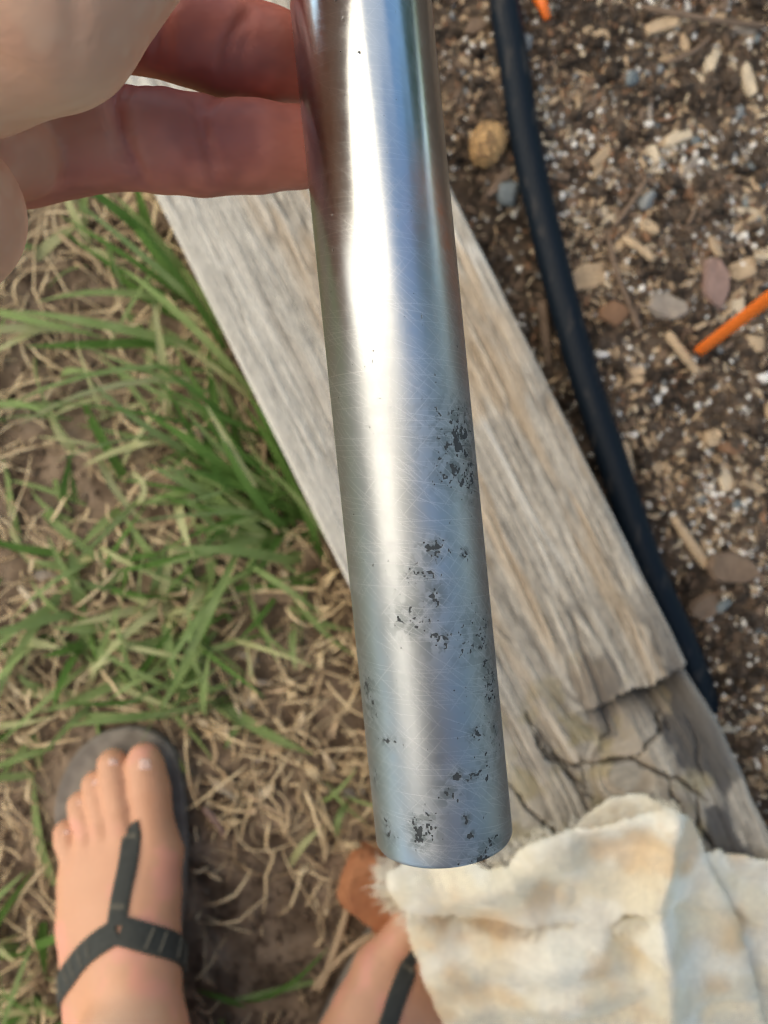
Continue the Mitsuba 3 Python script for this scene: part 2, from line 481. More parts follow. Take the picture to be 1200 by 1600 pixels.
# ------------------------------------------------------------------ hose
hose_px = [(770, -160), (778, -80), (787, 0), (803, 100), (818, 200), (838, 300), (862, 400), (888, 500), (917, 600), (950, 700), (984, 800), (1018, 900), (1052, 1000), (1084, 1080), (1112, 1160), (1140, 1260), (1190, 1380)]
hz = np.interp([p[1] for p in hose_px], [-160, 0, 500, 900, 1040, 1140, 1260, 1380], [0.066, 0.066, 0.067, 0.062, 0.052, 0.022, 0.005, 0.005])
hose = np.array([at(px, py, z) for (px, py), z in zip(hose_px, hz)])
hu, hv = tuv(hose)
hose[:, :2] += np.maximum(0, TW + 0.0125 - hv)[:, None] * TN
hose = spline(hose, 160)
bs('black_rubber', base_color=mikit.proc(lambda p, n, uv: mix((0.006, 0.011, 0.018), (0.05, 0.046, 0.042), 0.5 * smoothstep(0.56, 0.8, fbm(p.x * 160, p.y * 60, p.z * 160, 4)))), roughness=0.5, specular=0.15)
put('hose', tube_along(hose, 0.0108, 24), 'black_rubber', 'smooth black watering hose lying along the timber', 'hose')

# ------------------------------------------------------------------ the metal tube
A0, A1 = hp(694, 1306, 0.1395), hp(563, 0, 0.1345)
AD = unit(A0 - A1)
R = 0.01235
top_end = A1 - AD * 0.055
Ltube = np.linalg.norm(A0 - top_end)
AX = unit(np.cross(AD, [0, 0, 1.0])); AX = AX if AX[0] > 0 else -AX
AZ = np.cross(AX, AD); AZ = AZ if AZ[2] > 0 else -AZ
prof = [(R - 0.0018, 0.0006), (R - 0.0014, 0.0), (R - 0.0009, 0.0), (R - 0.0003, 0.00015), (R, 0.0007)] + [(R, s) for s in np.linspace(0.003, Ltube - 0.003, 40)] + [(R, Ltube - 0.0007), (R - 0.0005, Ltube), (R - 0.0016, Ltube)] + [(R - 0.0018, s) for s in np.linspace(Ltube - 0.0007, 0.0006, 20)]
prof = np.array(prof)
ang = np.linspace(0, 2 * np.pi, 193)[:-1]
PT = A0 + (-AD) * prof[:, 1][:, None, None] + prof[:, 0][:, None, None] * (np.cos(ang)[None, :, None] * AX + np.sin(ang)[None, :, None] * AZ)
ns, na = PT.shape[:2]
i, j = np.meshgrid(np.arange(ns - 1), np.arange(na), indexing='ij')
q = np.stack([i * na + j, i * na + (j + 1) % na, (i + 1) * na + (j + 1) % na, (i + 1) * na + j], -1).reshape(-1, 4)
tube_mesh = trimesh.Trimesh(PT.reshape(-1, 3), np.vstack([q[:, [0, 1, 2]], q[:, [0, 2, 3]]]), process=False)


def tube_coords(p):
    r = [p.x - A0[0], p.y - A0[1], p.z - A0[2]]
    dotv = lambda a: r[0] * a[0] + r[1] * a[1] + r[2] * a[2]
    s = -dotv(AD)
    c = dr.atan2(dotv(AX), dotv(AZ)) * R
    return s, c


def scratches(s, c):
    out = mi.Float(0)
    for k, (a, w, L, keep) in enumerate([(0.75, 0.0011, 0.007, 0.40), (0.9, 0.0010, 0.009, 0.45), (-0.8, 0.0013, 0.010, 0.4), (1.35, 0.0011, 0.012, 0.45), (1.5, 0.0009, 0.020, 0.5), (0.6, 0.0015, 0.006, 0.3), (1.1, 0.0014, 0.006, 0.4)]):
        ca, sa = math.cos(a), math.sin(a)
        wob = (noise(s * 60 + k * 7, c * 60) - 0.5) * 0.0005
        q = (c * ca + s * sa + wob) / w
        t = (s * ca - c * sa) / L
        iq = dr.floor(q)
        t2 = t + cell_rand(iq, k, 3) * 3
        it = dr.floor(t2)
        h = cell_rand(iq, it, k)
        pos = 0.2 + 0.6 * cell_rand(iq, it, k + 40)
        half = 0.055 + 0.05 * cell_rand(iq, it, k + 80)
        ln = dr.maximum(0, 1 - dr.abs(q - iq - pos) / half * (w / 0.0012))
        tt = t2 - it
        ln *= smoothstep(0.0, 0.15, tt) * smoothstep(1.0, 0.6, tt) * dr.select(h < keep, 0.4 + h, 0.0)
        out = dr.maximum(out, ln)
    return out


PITS = [(712, 690, 24, 34, 1.0), (700, 735, 20, 22, .8), (728, 745, 16, 26, .8), (668, 850, 15, 11, .9), (650, 885, 16, 14, .7), (637, 950, 18, 18, .75), (672, 918, 10, 16, .9), (632, 965, 10, 10, .5), (678, 985, 14, 14, .9), (735, 990, 22, 24, .7), (757, 1065, 12, 34, .75),
        (716, 862, 5, 5, 1.2), (576, 1068, 7, 22, 1.0), (603, 1132, 12, 6, .7), (735, 1132, 8, 8, 1.0), (766, 1150, 8, 22, .7), (704, 1185, 6, 6, 1.3), (692, 1210, 12, 12, .9), (730, 1192, 22, 5, .8), (655, 1262, 12, 14, 1.15), (648, 1275, 8, 9, 1.1), (665, 1245, 10, 10, .7), (718, 1250, 4, 6, 1.3), (724, 1275, 5, 4, 1.3), (760, 1300, 12, 8, .7), (748, 1322, 17, 15, 1.25), (606, 1275, 6, 12, .9), (605, 1330, 6, 5, 1.0), (628, 1332, 10, 5, 1.2), (650, 1338, 10, 4, 1.2), (690, 720, 8, 20, .6), (752, 1180, 10, 20, .6), (585, 1200, 5, 14, .6)]
_p = []
for px, py, wx, wy, a in PITS:
    f = (py - 0) / 1322.0
    cx, hw = 563 + 132 * f, 110.5 - 3.5 * f
    x = np.clip((px - cx + 0.1 * 0) / hw, -0.985, 0.985)
    _p.append((Ltube - 0.055 - f * (Ltube - 0.055), math.asin(x) * R, max(wx / 110 * R / math.sqrt(1 - x * x * 0.9), 4e-4), wy / 1322 * (Ltube - 0.055), a))


def pits(s, c):
    m = mi.Float(0)
    for s0, c0, wc, ws, a in _p:
        m = dr.maximum(m, a * dr.exp(-dr.square((s - s0) / (ws * 1.4)) - dr.square((c - c0) / (wc * 1.4))))
    n = 0.50 * noise(s * 1250, c * 1350) + 0.50 * noise(s * 2700 + 3, c * 2900)
    return smoothstep(0.0, 0.10, n + 0.44 * dr.minimum(m, 1.15) - 0.87)


def stain(s, c):
    m = mi.Float(0)
    for s0, c0, wc, ws, a in _p:
        m = dr.maximum(m, a * dr.exp(-dr.square((s - s0) / (ws * 1.9)) - dr.square((c - c0) / (wc * 1.9))))
    return m


def tube_rough(p, n, uv):
    s, c = tube_coords(p)
    polished = smoothstep(0.070, 0.125, s + 0.012 * (fbm(s * 60, c * 60, 0.0, 2) - 0.5))
    base = 0.46 - 0.28 * polished + 0.06 * (fbm(s * 900, c * 60, 1.0, 2) - 0.5) + 0.08 * (fbm(s * 90, c * 140, 5.0, 3) - 0.5) * (1 - 0.6 * polished)
    return dr.clip(base + 0.15 * scratches(s, c) + 0.15 * stain(s, c), 0.08, 0.9)


def tube_color(p, n, uv):
    s, c = tube_coords(p)
    g = mix((0.63, 0.665, 0.69), (0.54, 0.58, 0.60), fbm(s * 130, c * 130, 2.0, 3))
    g = mix(g, (0.24, 0.28, 0.28), 0.85 * dr.clip(stain(s, c), 0, 1) * smoothstep(0.40, 0.62, fbm(s * 900, c * 900, 4.0, 4)))
    return mix(g, (0.97, 0.97, 0.98), 0.62 * scratches(s, c) * (0.4 + 0.6 * smoothstep(0.125, 0.08, s)))  # scratches brightened in the base colour, in place of light they catch


def tube_bump(p, n, uv):
    s, c = tube_coords(p)
    worn = smoothstep(0.125, 0.07, s)
    return -1.6e-5 * scratches(s, c) * (0.12 + 0.88 * worn) - 5e-5 * pits(s, c) + worn * 2.2e-6 * fbm(s * 2600, c * 500, 0.0, 2)


scene['steel'] = {'type': 'twosided', 'b': {'type': 'blendbsdf', 'weight': mikit.proc(lambda p, n, uv: 0.93 * pits(*tube_coords(p))),
    'a': {'type': 'bumpmap', 'arbitrary': mikit.proc(tube_bump, eps=3e-5), 'scale': 1.0,
          'b': {'type': 'principled', 'base_color': mikit.proc(tube_color), 'metallic': 1.0, 'roughness': mikit.proc(tube_rough)}},
    'b': {'type': 'principled', 'base_color': rgb(0.055, 0.06, 0.062), 'roughness': 0.75, 'specular': 0.3}}}
put('metal_tube', tube_mesh, 'steel', 'scratched steel tube with dark rust pits held up over the timber', 'metal tube', smooth=35)

# ------------------------------------------------------------------ skin
def skin_color(p, n, uv):
    a = fbm(p.x * 55, p.y * 55, p.z * 55, 3)
    b = fbm(p.x * 260 + 5, p.y * 260, p.z * 260, 2)
    c = mix(mix((0.71, 0.45, 0.30), (0.68, 0.36, 0.23), smoothstep(0.35, 0.62, 0.5 * a + 0.5 * fbm(p.x * 28 + 1, p.y * 28, p.z * 28, 2))), (0.76, 0.52, 0.36), 0.35 * smoothstep(0.45, 0.75, b))
    pads = smoothstep(0.4935, 0.482, p.z + 0.012 * (a - 0.5)) * smoothstep(0.40, 0.42, p.z) * smoothstep(-0.02, 0.02, p.y)   # the finger pads are redder than the palm, darkened further to imitate shade
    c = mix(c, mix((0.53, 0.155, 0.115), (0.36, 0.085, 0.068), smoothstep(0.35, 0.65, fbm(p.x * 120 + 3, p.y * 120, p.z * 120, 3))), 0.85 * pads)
    foot = smoothstep(0.12, 0.09, p.z)
    c = mix(c, (0.56, 0.285, 0.165), 0.88 * foot)
    return mix(c, (0.66, 0.30, 0.21), foot * 0.9 * smoothstep(0.48, 0.68, fbm(p.x * 38 + 8, p.y * 38, p.z * 38, 3)))


def skin_bump(p, n, uv):
    return 1.3e-4 * fbm(p.x * 420, p.y * 700, p.z * 700, 3) + 4.0e-5 * fbm(p.x * 2200, p.y * 2200, p.z * 2200, 2) + 2.5e-4 * fbm(p.x * 160, p.y * 60, p.z * 90, 2)


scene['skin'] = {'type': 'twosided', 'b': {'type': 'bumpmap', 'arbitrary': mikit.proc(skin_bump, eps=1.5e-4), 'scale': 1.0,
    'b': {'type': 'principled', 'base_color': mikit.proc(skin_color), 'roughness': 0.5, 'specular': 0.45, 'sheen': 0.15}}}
bs('nail', base_color=rgb(0.70, 0.46, 0.37), roughness=0.3, specular=0.5)
bs('plum_cloth', base_color=mikit.proc(lambda p, n, uv: mix((0.030, 0.020, 0.042), (0.042, 0.030, 0.055), fbm(p.x * 300, p.y * 300, p.z * 300, 2))), roughness=0.9, specular=0.2, sheen=0.3)
bs('navy_cloth', base_color=rgb(0.03, 0.035, 0.05), roughness=0.9, specular=0.2)
bs('brown_hair', base_color=rgb(0.06, 0.035, 0.02), roughness=0.6)

# left hand: palm to the camera, fingers running right behind the tube, thumb side nearest
wrist = hp(-640, 0, 0.128)
palm = [
    [(wrist, 0.021), (hp(-330, 180, 0.130), 0.0195), (hp(-30, 232, 0.139), 0.0105)],     # little-finger side
    [(wrist, 0.021), (hp(-320, 30, 0.136), 0.018), (hp(-50, 75, 0.142), 0.0105)],
    [(wrist, 0.021), (hp(-320, -80, 0.136), 0.018), (hp(-60, -120, 0.143), 0.0105)],
    [(wrist, 0.020), (hp(-280, -190, 0.132), 0.017), (hp(-30, -285, 0.138), 0.0105)],
    
]
pad = [(hp(-60, 225, 0.131), 0.0085), (hp(-10, 232, 0.131), 0.0085), (hp(22, 238, 0.133), 0.0080)]   # under the little finger
heel = [(hp(-330, 250, 0.122), 0.0165), (hp(-160, 300, 0.119), 0.0140), (hp(-105, 330, 0.119), 0.0134)]
thenar = [(hp(-420, -20, 0.114), 0.019), (hp(-90, -5, 0.104), 0.0176), (hp(40, -28, 0.102), 0.0158), (hp(215, -190, 0.105), 0.0125), (hp(400, -250, 0.111), 0.0108), (hp(500, -235, 0.1145), 0.0095), (hp(528, -228, 0.116), 0.0085)]
web = [(hp(-420, -150, 0.116), 0.019), (hp(-100, -160, 0.108), 0.0185), (hp(50, -165, 0.106), 0.017)]  # thumb web, its unseen bulk added to shade the ring finger
little = [(hp(30, 236, 0.139), 0.0098), (hp(100, 220, 0.141), 0.0097), (hp(195, 216, 0.142), 0.0089), (hp(250, 221, 0.144), 0.0091), (hp(312, 229, 0.146), 0.0089), (hp(400, 230, 0.149), 0.0084), (hp(470, 231, 0.1515), 0.0075), (hp(497, 232, 0.1525), 0.0066)]
ring = [(hp(-30, 30, 0.141), 0.0105), (hp(150, 22, 0.143), 0.0096), (hp(225, 32, 0.144), 0.0091), (hp(290, 48, 0.145), 0.0092), (hp(345, 68, 0.147), 0.0092), (hp(420, 86, 0.150), 0.0084), (hp(490, 100, 0.153), 0.0072)]
middle = [(hp(-40, -120, 0.142), 0.0108), (hp(170, -135, 0.145), 0.0100), (hp(330, -118, 0.150), 0.0094), (hp(480, -92, 0.1535), 0.0074)]
index = [(hp(0, -290, 0.138), 0.0108), (hp(190, -320, 0.144), 0.0100), (hp(340, -300, 0.150), 0.0092), (hp(470, -265, 0.1535), 0.0072)]
forearm_l = np.array([-0.215, -0.13, 0.60])
hand = Blob(palm + [[(wrist, 0.0255), (wrist * 0.72 + forearm_l * 0.28, 0.027)]], [thenar, web, heel, pad, little, ring, middle, index], k=0.012, kl=0.0025)
hm = hand.mesh(0.0009)
hv_ = np.array(hm.vertices)
hn = np.array(hm.vertex_normals)


def crease(c, axis, w, depth, reach):
    global hv_
    r = hv_ - c
    t = r @ unit(axis)
    bow = 0.0009 * np.sin(r[:, 1] * 260 + c[0] * 900)
    m = np.exp(-((t - bow) / w) ** 2) * np.clip((reach - np.linalg.norm(r, axis=1)) / (0.3 * reach), 0, 1) * np.clip(hn[:, 2] * 1.5, 0, 1)
    hv_ -= hn * (m * depth * 1.9)[:, None]


fx = [1, 0, 0]
for px, w, dp in ((192, 0.0014, 0.0008), (204, 0.0009, 0.0004), (178, 0.0009, 0.00025), (311, 0.0011, 0.0005), (322, 0.0009, 0.0003)):
    crease(hp(px, 220, 0.135), [1, 0.06, 0], w, dp, 0.014)
for px, py, dp in ((242, 32, 0.0006), (255, 36, 0.0004), (347, 68, 0.0005), (358, 71, 0.0003)):
    crease(hp(px, py, 0.136), [1, -0.35, 0], 0.0010, dp, 0.012)
for px, py, ax, dp in ((-20, 130, [1, 1.2, 0], 0.0004), (60, 60, [1, -0.7, 0], 0.0004), (30, 20, [1, -0.5, 0], 0.0003), (120, 40, [1, -0.9, 0], 0.0003), (-60, 40, [0.4, 1, 0], 0.0004)):
    crease(hp(px, py, 0.086), ax, 0.0010, dp, 0.022)
hm.vertices = hv_

# feet: built as the left foot, moved and mirrored for the right one
SOLE = 0.012


def foot_chains(f):
    g = lambda px, py, z, r: (f(at(px, py, z)), r)
    base = [
        [g(242, 1335, .036, .0205), g(236, 1400, .047, .0215), g(222, 1500, .062, .028), g(206, 1640, .088, .035)],
        [g(205, 1325, .036, .019), g(205, 1400, .048, .022), g(206, 1500, .066, .026)],
        [g(172, 1335, .034, .018), g(172, 1410, .045, .022), g(190, 1520, .058, .028)],
        [g(142, 1350, .032, .017), g(146, 1440, .040, .022), g(175, 1560, .05, .030)],
        [g(122, 1375, .030, .0150), g(130, 1450, .034, .0180), g(168, 1620, .045, .030), g(195, 1790, .042, .030)],
        [g(206, 1640, .088, .036), g(195, 1790, .045, .031)],
        [g(160, 1690, .088, .016)], [g(250, 1690, .095, .017)],
    ]
    toes = [
        [g(243, 1335, .036, .0205), g(236, 1282, .034, .0165), g(231, 1235, .031, .0170), g(226, 1198, .029, .0150), g(225, 1186, .028, .0125)],
        [g(203, 1325, .036, .0165), g(188, 1262, .038, .0122), g(180, 1222, .033, .0124), g(176, 1194, .026, .0118)],
        [g(172, 1335, .034, .0155), g(163, 1280, .036, .0113), g(155, 1247, .030, .0116), g(150, 1226, .024, .0110)],
        [g(144, 1350, .032, .0150), g(140, 1302, .034, .0110), g(131, 1273, .028, .0112), g(127, 1257, .023, .0106)],
        [g(122, 1375, .030, .0140), g(116, 1336, .030, .0112), g(108, 1314, .026, .0113), g(105, 1302, .022, .0106)],
    ]
    return base, toes


kneeL, hipL, ankL = np.array([-0.23, -0.41, 0.50]), np.array([-0.09, -0.82, 0.52]), at(206, 1640, .088)
pivot_l = at(243, 1335, 0)                      # under the ball of the left big toe
pivot_r = at(596, 1512, 0)
ca, sa = math.cos(math.radians(-30)), math.sin(math.radians(-30))


def to_right(p):
    x, y = -(p[..., 0] - pivot_l[0]), p[..., 1] - pivot_l[1]
    return np.stack([pivot_r[0] + ca * x - sa * y, pivot_r[1] + sa * x + ca * y, p[..., 2]], -1)


same = lambda p: p
kneeR, hipR, ankR = np.array([0.14, -0.43, 0.50]), np.array([0.09, -0.82, 0.52]), to_right(ankL)
feet, foot_meshes = [], []
for f, knee, ank in ((same, kneeL, ankL), (to_right, kneeR, ankR)):
    b, t = foot_chains(f)
    b.append([(ank, 0.035), (ank + (knee - ank) * 0.30, 0.036), (ank + (knee - ank) * 0.5, 0.046)])
    bl = Blob(b, t, k=0.012, kl=0.0035)
    feet.append(bl)
    m = bl.mesh(0.0018)
    v = np.array(m.vertices)
    low = v[:, 2] < SOLE + 0.002                  # the weight flattens the underside onto the footbed
    v[low, 2] = SOLE + 0.002 + (v[low, 2] - SOLE - 0.002) * 0.1
    m.vertices = v
    foot_meshes.append(m)

# the rest of the squatting photographer, seen in the tube's reflections and as shade
shL, shR = np.array([-0.17, -0.36, 0.79]), np.array([0.17, -0.36, 0.79])
elbR, wrR = np.array([0.27, -0.20, 0.62]), np.array([0.085, -0.115, 0.672])
chest, pelvis, neck, head = np.array([0, -0.56, 0.74]), np.array([0, -0.84, 0.54]), np.array([0, -0.33, 0.87]), np.array([0.0, -0.25, 0.985])
trunk = [[(pelvis, 0.125), ((pelvis + chest) / 2 + [0, -0.03, 0.02], 0.115), (chest, 0.125), (np.array([0, -0.43, 0.80]), 0.10)], [(shL, 0.052), (np.array([0, -0.38, 0.78]), 0.07), (shR, 0.052)], [(np.array([0, -0.37, 0.82]), 0.055), (neck, 0.052), (head, 0.055)],
         [(hipL, 0.085), (kneeL, 0.055)], [(hipR, 0.085), (kneeR, 0.055)]]
arms = [[(shL, 0.047), (forearm_l, 0.036)], [(shR, 0.047), (elbR, 0.036)]]
lower = [[(forearm_l, 0.036), (forearm_l * 0.65 + wrist * 0.35, 0.037), (wrist * 0.85 + forearm_l * 0.15, 0.026)], [(elbR, 0.036), (elbR * 0.6 + wrR * 0.4, 0.036), (wrR, 0.024)]]
shins = [[(kneeL, 0.055), (ankL + (kneeL - ankL) * 0.62, 0.052), (ankL + (kneeL - ankL) * 0.33, 0.037)], [(kneeR, 0.055), (ankR + (kneeR - ankR) * 0.62, 0.052), (ankR + (kneeR - ankR) * 0.33, 0.037)]]
fwd = unit([0, 0.62, -0.78]); upw = unit([0, 0.78, 0.62])
hd = lambda r, u, f: head + np.array([r, 0, 0]) + upw * u + fwd * f
skull = [[(hd(0, 0.035, -0.02), 0.088), (hd(0, 0.03, 0.01), 0.085)], [(hd(0, -0.02, 0.03), 0.068), (hd(0, -0.085, 0.06), 0.034)], [(hd(-0.045, -0.045, 0.03), 0.03), (hd(0, -0.085, 0.06), 0.03), (hd(0.045, -0.045, 0.03), 0.03)],
         [(hd(0, 0.025, 0.092), 0.010), (hd(0, -0.018, 0.112), 0.015)], [(hd(-0.05, 0.035, 0.075), 0.018), (hd(0, 0.032, 0.085), 0.016), (hd(0.05, 0.035, 0.075), 0.018)], [(hd(-0.022, -0.052, 0.088), 0.009), (hd(0.022, -0.052, 0.088), 0.009)],
         [(hd(-0.088, 0.02, -0.005), 0.020), (hd(-0.088, -0.02, 0.0), 0.014)], [(hd(0.088, 0.02, -0.005), 0.020), (hd(0.088, -0.02, 0.0), 0.014)]]
body_core = Blob(trunk + skull, arms + lower + shins, k=0.03, kl=0.03).mesh(0.009)
# right hand round the phone
gr = lambda x, y, z: np.array([x, y, z])
rpalm = [[(wrR, 0.022), (gr(0.050, -0.075, 0.668), 0.018), (gr(0.036, -0.03, 0.660), 0.010)], [(wrR, 0.022), (gr(0.058, -0.10, 0.655), 0.016), (gr(0.038, -0.10, 0.645), 0.010)]]
rfing = [[(gr(0.036, -0.035, 0.648), 0.0095), (gr(0.026, -0.028, 0.634), 0.0085), (gr(0.020, -0.03, 0.6445), 0.001)] if False else [(gr(0.040, -0.030, 0.650), 0.0100), (gr(0.030, -0.028, 0.640), 0.0088), (gr(0.0255, -0.028, 0.632), 0.0075)],
         [(gr(0.040, -0.052, 0.650), 0.0100), (gr(0.031, -0.050, 0.636), 0.0090), (gr(0.0255, -0.050, 0.624), 0.0078)],
         [(gr(0.041, -0.074, 0.648), 0.0100), (gr(0.031, -0.072, 0.634), 0.0088), (gr(0.0255, -0.072, 0.622), 0.0078)],
         [(gr(0.042, -0.094, 0.646), 0.0095), (gr(0.031, -0.092, 0.634), 0.0080), (gr(0.0255, -0.092, 0.624), 0.0070)],
         [(gr(0.062, -0.085, 0.670), 0.014), (gr(0.040, -0.055, 0.668), 0.0110), (gr(0.018, -0.035, 0.648), 0.0088), (gr(0.004, -0.028, 0.642), 0.0078)]]
rhand = Blob(rpalm, rfing, k=0.012, kl=0.006).mesh(0.0022)
body = union([body_core, foot_meshes[0], foot_meshes[1], hm, rhand])
tag('person', 'seated person in a plum shirt and dark strap sandals holding the tube', 'person')
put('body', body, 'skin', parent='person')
sleeve = 0.82
shirt = Blob([[(c[0], c[1] + 0.010) for c in ch] for ch in trunk[:2]], [[(shL, 0.060), (forearm_l, 0.050), (forearm_l * 0.30 + wrist * 0.70, 0.044)], [(shR, 0.060), (elbR, 0.050), (elbR * 0.35 + wrR * 0.65, 0.044)]], k=0.03)
put('shirt', shirt.mesh(0.009), 'plum_cloth', parent='person')
shorts = Blob([[(pelvis, 0.140), (pelvis + [0, 0.03, 0.06], 0.135)], [(hipL, 0.102), (hipL * 0.3 + kneeL * 0.7, 0.080)], [(hipR, 0.102), (hipR * 0.3 + kneeR * 0.7, 0.080)]], k=0.03)
put('shorts', shorts.mesh(0.009), 'navy_cloth', parent='person')
hair = Blob([[(hd(0, 0.055, -0.035), 0.088), (hd(0, 0.06, -0.01), 0.084)], [(hd(0, 0.0, -0.055), 0.078)]], k=0.03)
put('hair', hair.mesh(0.006), 'brown_hair', parent='person')

# the face, turned down to the screen
bs('eye_white', base_color=rgb(0.75, 0.73, 0.70), roughness=0.15)
bs('lip', base_color=rgb(0.45, 0.19, 0.16), roughness=0.5)
for sx in (-1, 1):
    put('eye', trimesh.creation.icosphere(subdivisions=3, radius=0.0125).apply_translation(hd(sx * 0.032, 0.012, 0.0835)), 'eye_white', parent='person')
    put('iris', trimesh.creation.icosphere(subdivisions=2, radius=0.0058).apply_translation(hd(sx * 0.032, 0.010, 0.0925)), 'brown_hair', parent='person')
    put('eyebrow', tube_along([hd(sx * 0.014, 0.036, 0.101), hd(sx * 0.034, 0.041, 0.099), hd(sx * 0.054, 0.034, 0.090)], [0.003, 0.004, 0.002], 8), 'brown_hair', parent='person')
put('mouth', tube_along([hd(-0.024, -0.052, 0.090), hd(-0.010, -0.050, 0.0985), hd(0.010, -0.050, 0.0985), hd(0.024, -0.052, 0.090)], [0.002, 0.0048, 0.0048, 0.002], 10), 'lip', parent='person')

# the low stool the person sits on
bs('stool_wood', base_color=mikit.proc(lambda p, n, uv: mix((0.20, 0.12, 0.06), (0.34, 0.22, 0.12), fbm(p.x * 12, p.y * 90, p.z * 20, 3))), roughness=0.6)
tag('stool', 'low round wooden stool under the seated person', 'stool')
put('seat', trimesh.creation.cylinder(0.17, 0.03, sections=48).apply_translation([0, -0.86, 0.385]), 'stool_wood', parent='stool', smooth=40)
for sx, sy in ((-1, -1), (-1, 1), (1, -1), (1, 1)):
    put('leg', tube_along([[sx * 0.15, -0.86 + sy * 0.15, -0.01], [sx * 0.11, -0.86 + sy * 0.11, 0.20], [sx * 0.09, -0.86 + sy * 0.09, 0.372]], [0.015, 0.018, 0.02], 14), 'stool_wood', parent='stool', smooth=40)

# sandals
bs('sole_grey', base_color=mikit.proc(lambda p, n, uv: mix((0.16, 0.14, 0.12), (0.23, 0.205, 0.175), smoothstep(0.3, 0.7, fbm(p.x * 90, p.y * 90, 0.0, 4)))), roughness=0.85, specular=0.25)
bs('strap_web', base_color=mikit.proc(lambda p, n, uv: mix((0.030, 0.033, 0.030), (0.058, 0.060, 0.054), noise(p.x * 900, p.y * 900, p.z * 900))), roughness=0.8, specular=0.3)
bs('strap_thread', base_color=rgb(0.14, 0.13, 0.10), roughness=0.85)
sole_px = [(88, 1300), (84, 1265), (92, 1225), (112, 1185), (142, 1155), (180, 1140), (222, 1140), (258, 1160), (280, 1200), (288, 1250), (290, 1330), (286, 1420), (278, 1520), (272, 1640), (262, 1760), (235, 1830), (200, 1845), (160, 1825), (140, 1750), (128, 1640), (112, 1500), (96, 1400)]


def sole_mesh(f):
    from shapely.geometry import Polygon
    pts = spline([list(at(x, y, SOLE)[:2]) + [0] for x, y in sole_px + sole_px[:1]], 140)[:-1, :2]
    c = pts.mean(0)
    rings, zs = [], []
    pg = Polygon(pts)
    for off, z in ((-0.004, 0.0005), (0.0, 0.002), (0.0, SOLE - 0.003), (-0.0012, SOLE - 0.0008), (-0.004, SOLE), (-0.012, SOLE - 0.0004)):
        d = pts - c
        rings.append(np.c_[pts + d / np.linalg.norm(d, axis=1, keepdims=True) * off, np.full(len(pts), z)])
    v = np.vstack(rings + [[[*c, 0.0005]], [[*c, SOLE - 0.001]]])
    n, fa = len(pts), []
    for k in range(len(rings) - 1):
        for i in range(n):
            j = (i + 1) % n
            fa += [[k * n + i, k * n + j, (k + 1) * n + j], [k * n + i, (k + 1) * n + j, (k + 1) * n + i]]
    L = len(rings)
    for i in range(n):
        j = (i + 1) % n
        fa += [[j, i, L * n], [(L - 1) * n + i, (L - 1) * n + j, L * n + 1]]
    return trimesh.Trimesh(f(v), fa, process=False)


def ribbon(blob, path, width, f, t0=0.0006, t1=0.0026, n=40, m=9):
    """A strap that lies on the foot: path points (in left-foot pixels and height), width in metres."""
    c = f(spline([at(*p) for p in path], n))
    tang = np.gradient(c, axis=0); tang /= np.linalg.norm(tang, axis=1, keepdims=True)
    c0 = blob.onto(c, 0.001)
    nr = blob.grad(c0)
    side = np.cross(tang, nr); side /= np.linalg.norm(side, axis=1, keepdims=True)
    w = np.linspace(-0.5, 0.5, m)
    G = c0[:, None] + side[:, None] * (w * width)[None, :, None]
    lo = blob.onto(G.reshape(-1, 3), t0).reshape(G.shape)
    lift = t1 - 0.0008 * (np.abs(w) * 2) ** 6
    hi = np.stack([blob.onto(G[:, k], lift[k]) for k in range(m)], 1)
    ring = np.concatenate([hi, lo[:, ::-1]], 1)
    ring = np.concatenate([ring, ring[:, :1]], 1)
    v, fc_ = grid_mesh(ring)
    return trimesh.Trimesh(v, fc_, process=False), hi


STRAPS = {'toe_strap': ([(208, 1286, .043), (207, 1305, .048), (203, 1345, .055), (195, 1400, .064), (188, 1448, .074)], 0.0140),
          'ankle_strap': ([(186, 1455, .078), (160, 1478, .073), (132, 1510, .060), (112, 1550, .046), (98, 1590, .024)], 0.0170),
          'ankle_strap_inner': ([(190, 1455, .080), (222, 1465, .078), (252, 1482, .068), (276, 1510, .05), (284, 1560, .028)], 0.0185)}
for f, bl, lab in ((same, feet[0], 'left sandal standing clear on the ground'), (to_right, feet[1], 'right sandal half hidden under the rag')):
    sk = put('sandal', sole_mesh(f), 'sole_grey', lab, parent='person', smooth=50)
    for nm, (path, w) in STRAPS.items():
        rm, hi = ribbon(bl, path, w, f)
        put('strap', rm, 'strap_web', parent=sk, smooth=60)
        for a in ((0.13, 0.17, 0.8, 0.84) if nm == 'toe_strap' else (0.2, 0.27, 0.36, 0.45, 0.55)):
            k = int(a * (len(hi) - 1))
            row = hi[k, 1:-1] + bl.grad(hi[k, 1:-1]) * 0.0003
            put('stitching', tube_along(row, 0.00075, 6), 'strap_thread', parent=sk)
for f, bl in ((same, feet[0]), (to_right, feet[1])):
    for (px, py, z, w, l) in ((227, 1192, .046, .0135, .0125), (177, 1190, .037, .0085, .0075), (151, 1224, .034, .0070, .006), (128, 1256, .032, .0065, .0055), (105, 1302, .032, .0060, .005)):
        a, b = np.meshgrid(np.linspace(-1, 1, 9), np.linspace(-1, 1, 9), indexing='ij')
        s = 1 / np.maximum(1, (np.abs(a) ** 4 + np.abs(b) ** 4) ** 0.25)
        c = at(px, py, z)
        P = f(np.stack([c[0] + a * s * w / 2, c[1] + b * s * l / 2, c[2] + 0 * a], -1))
        out = bl.onto(P.reshape(-1, 3), 0.0004).reshape(P.shape)
        edge_ = np.maximum(np.abs(a), np.abs(b)) > 0.99
        out[..., 2] -= np.where(edge_, 0.0012, 0)
        put('toenail', grid_mesh(out), 'nail', parent='person')

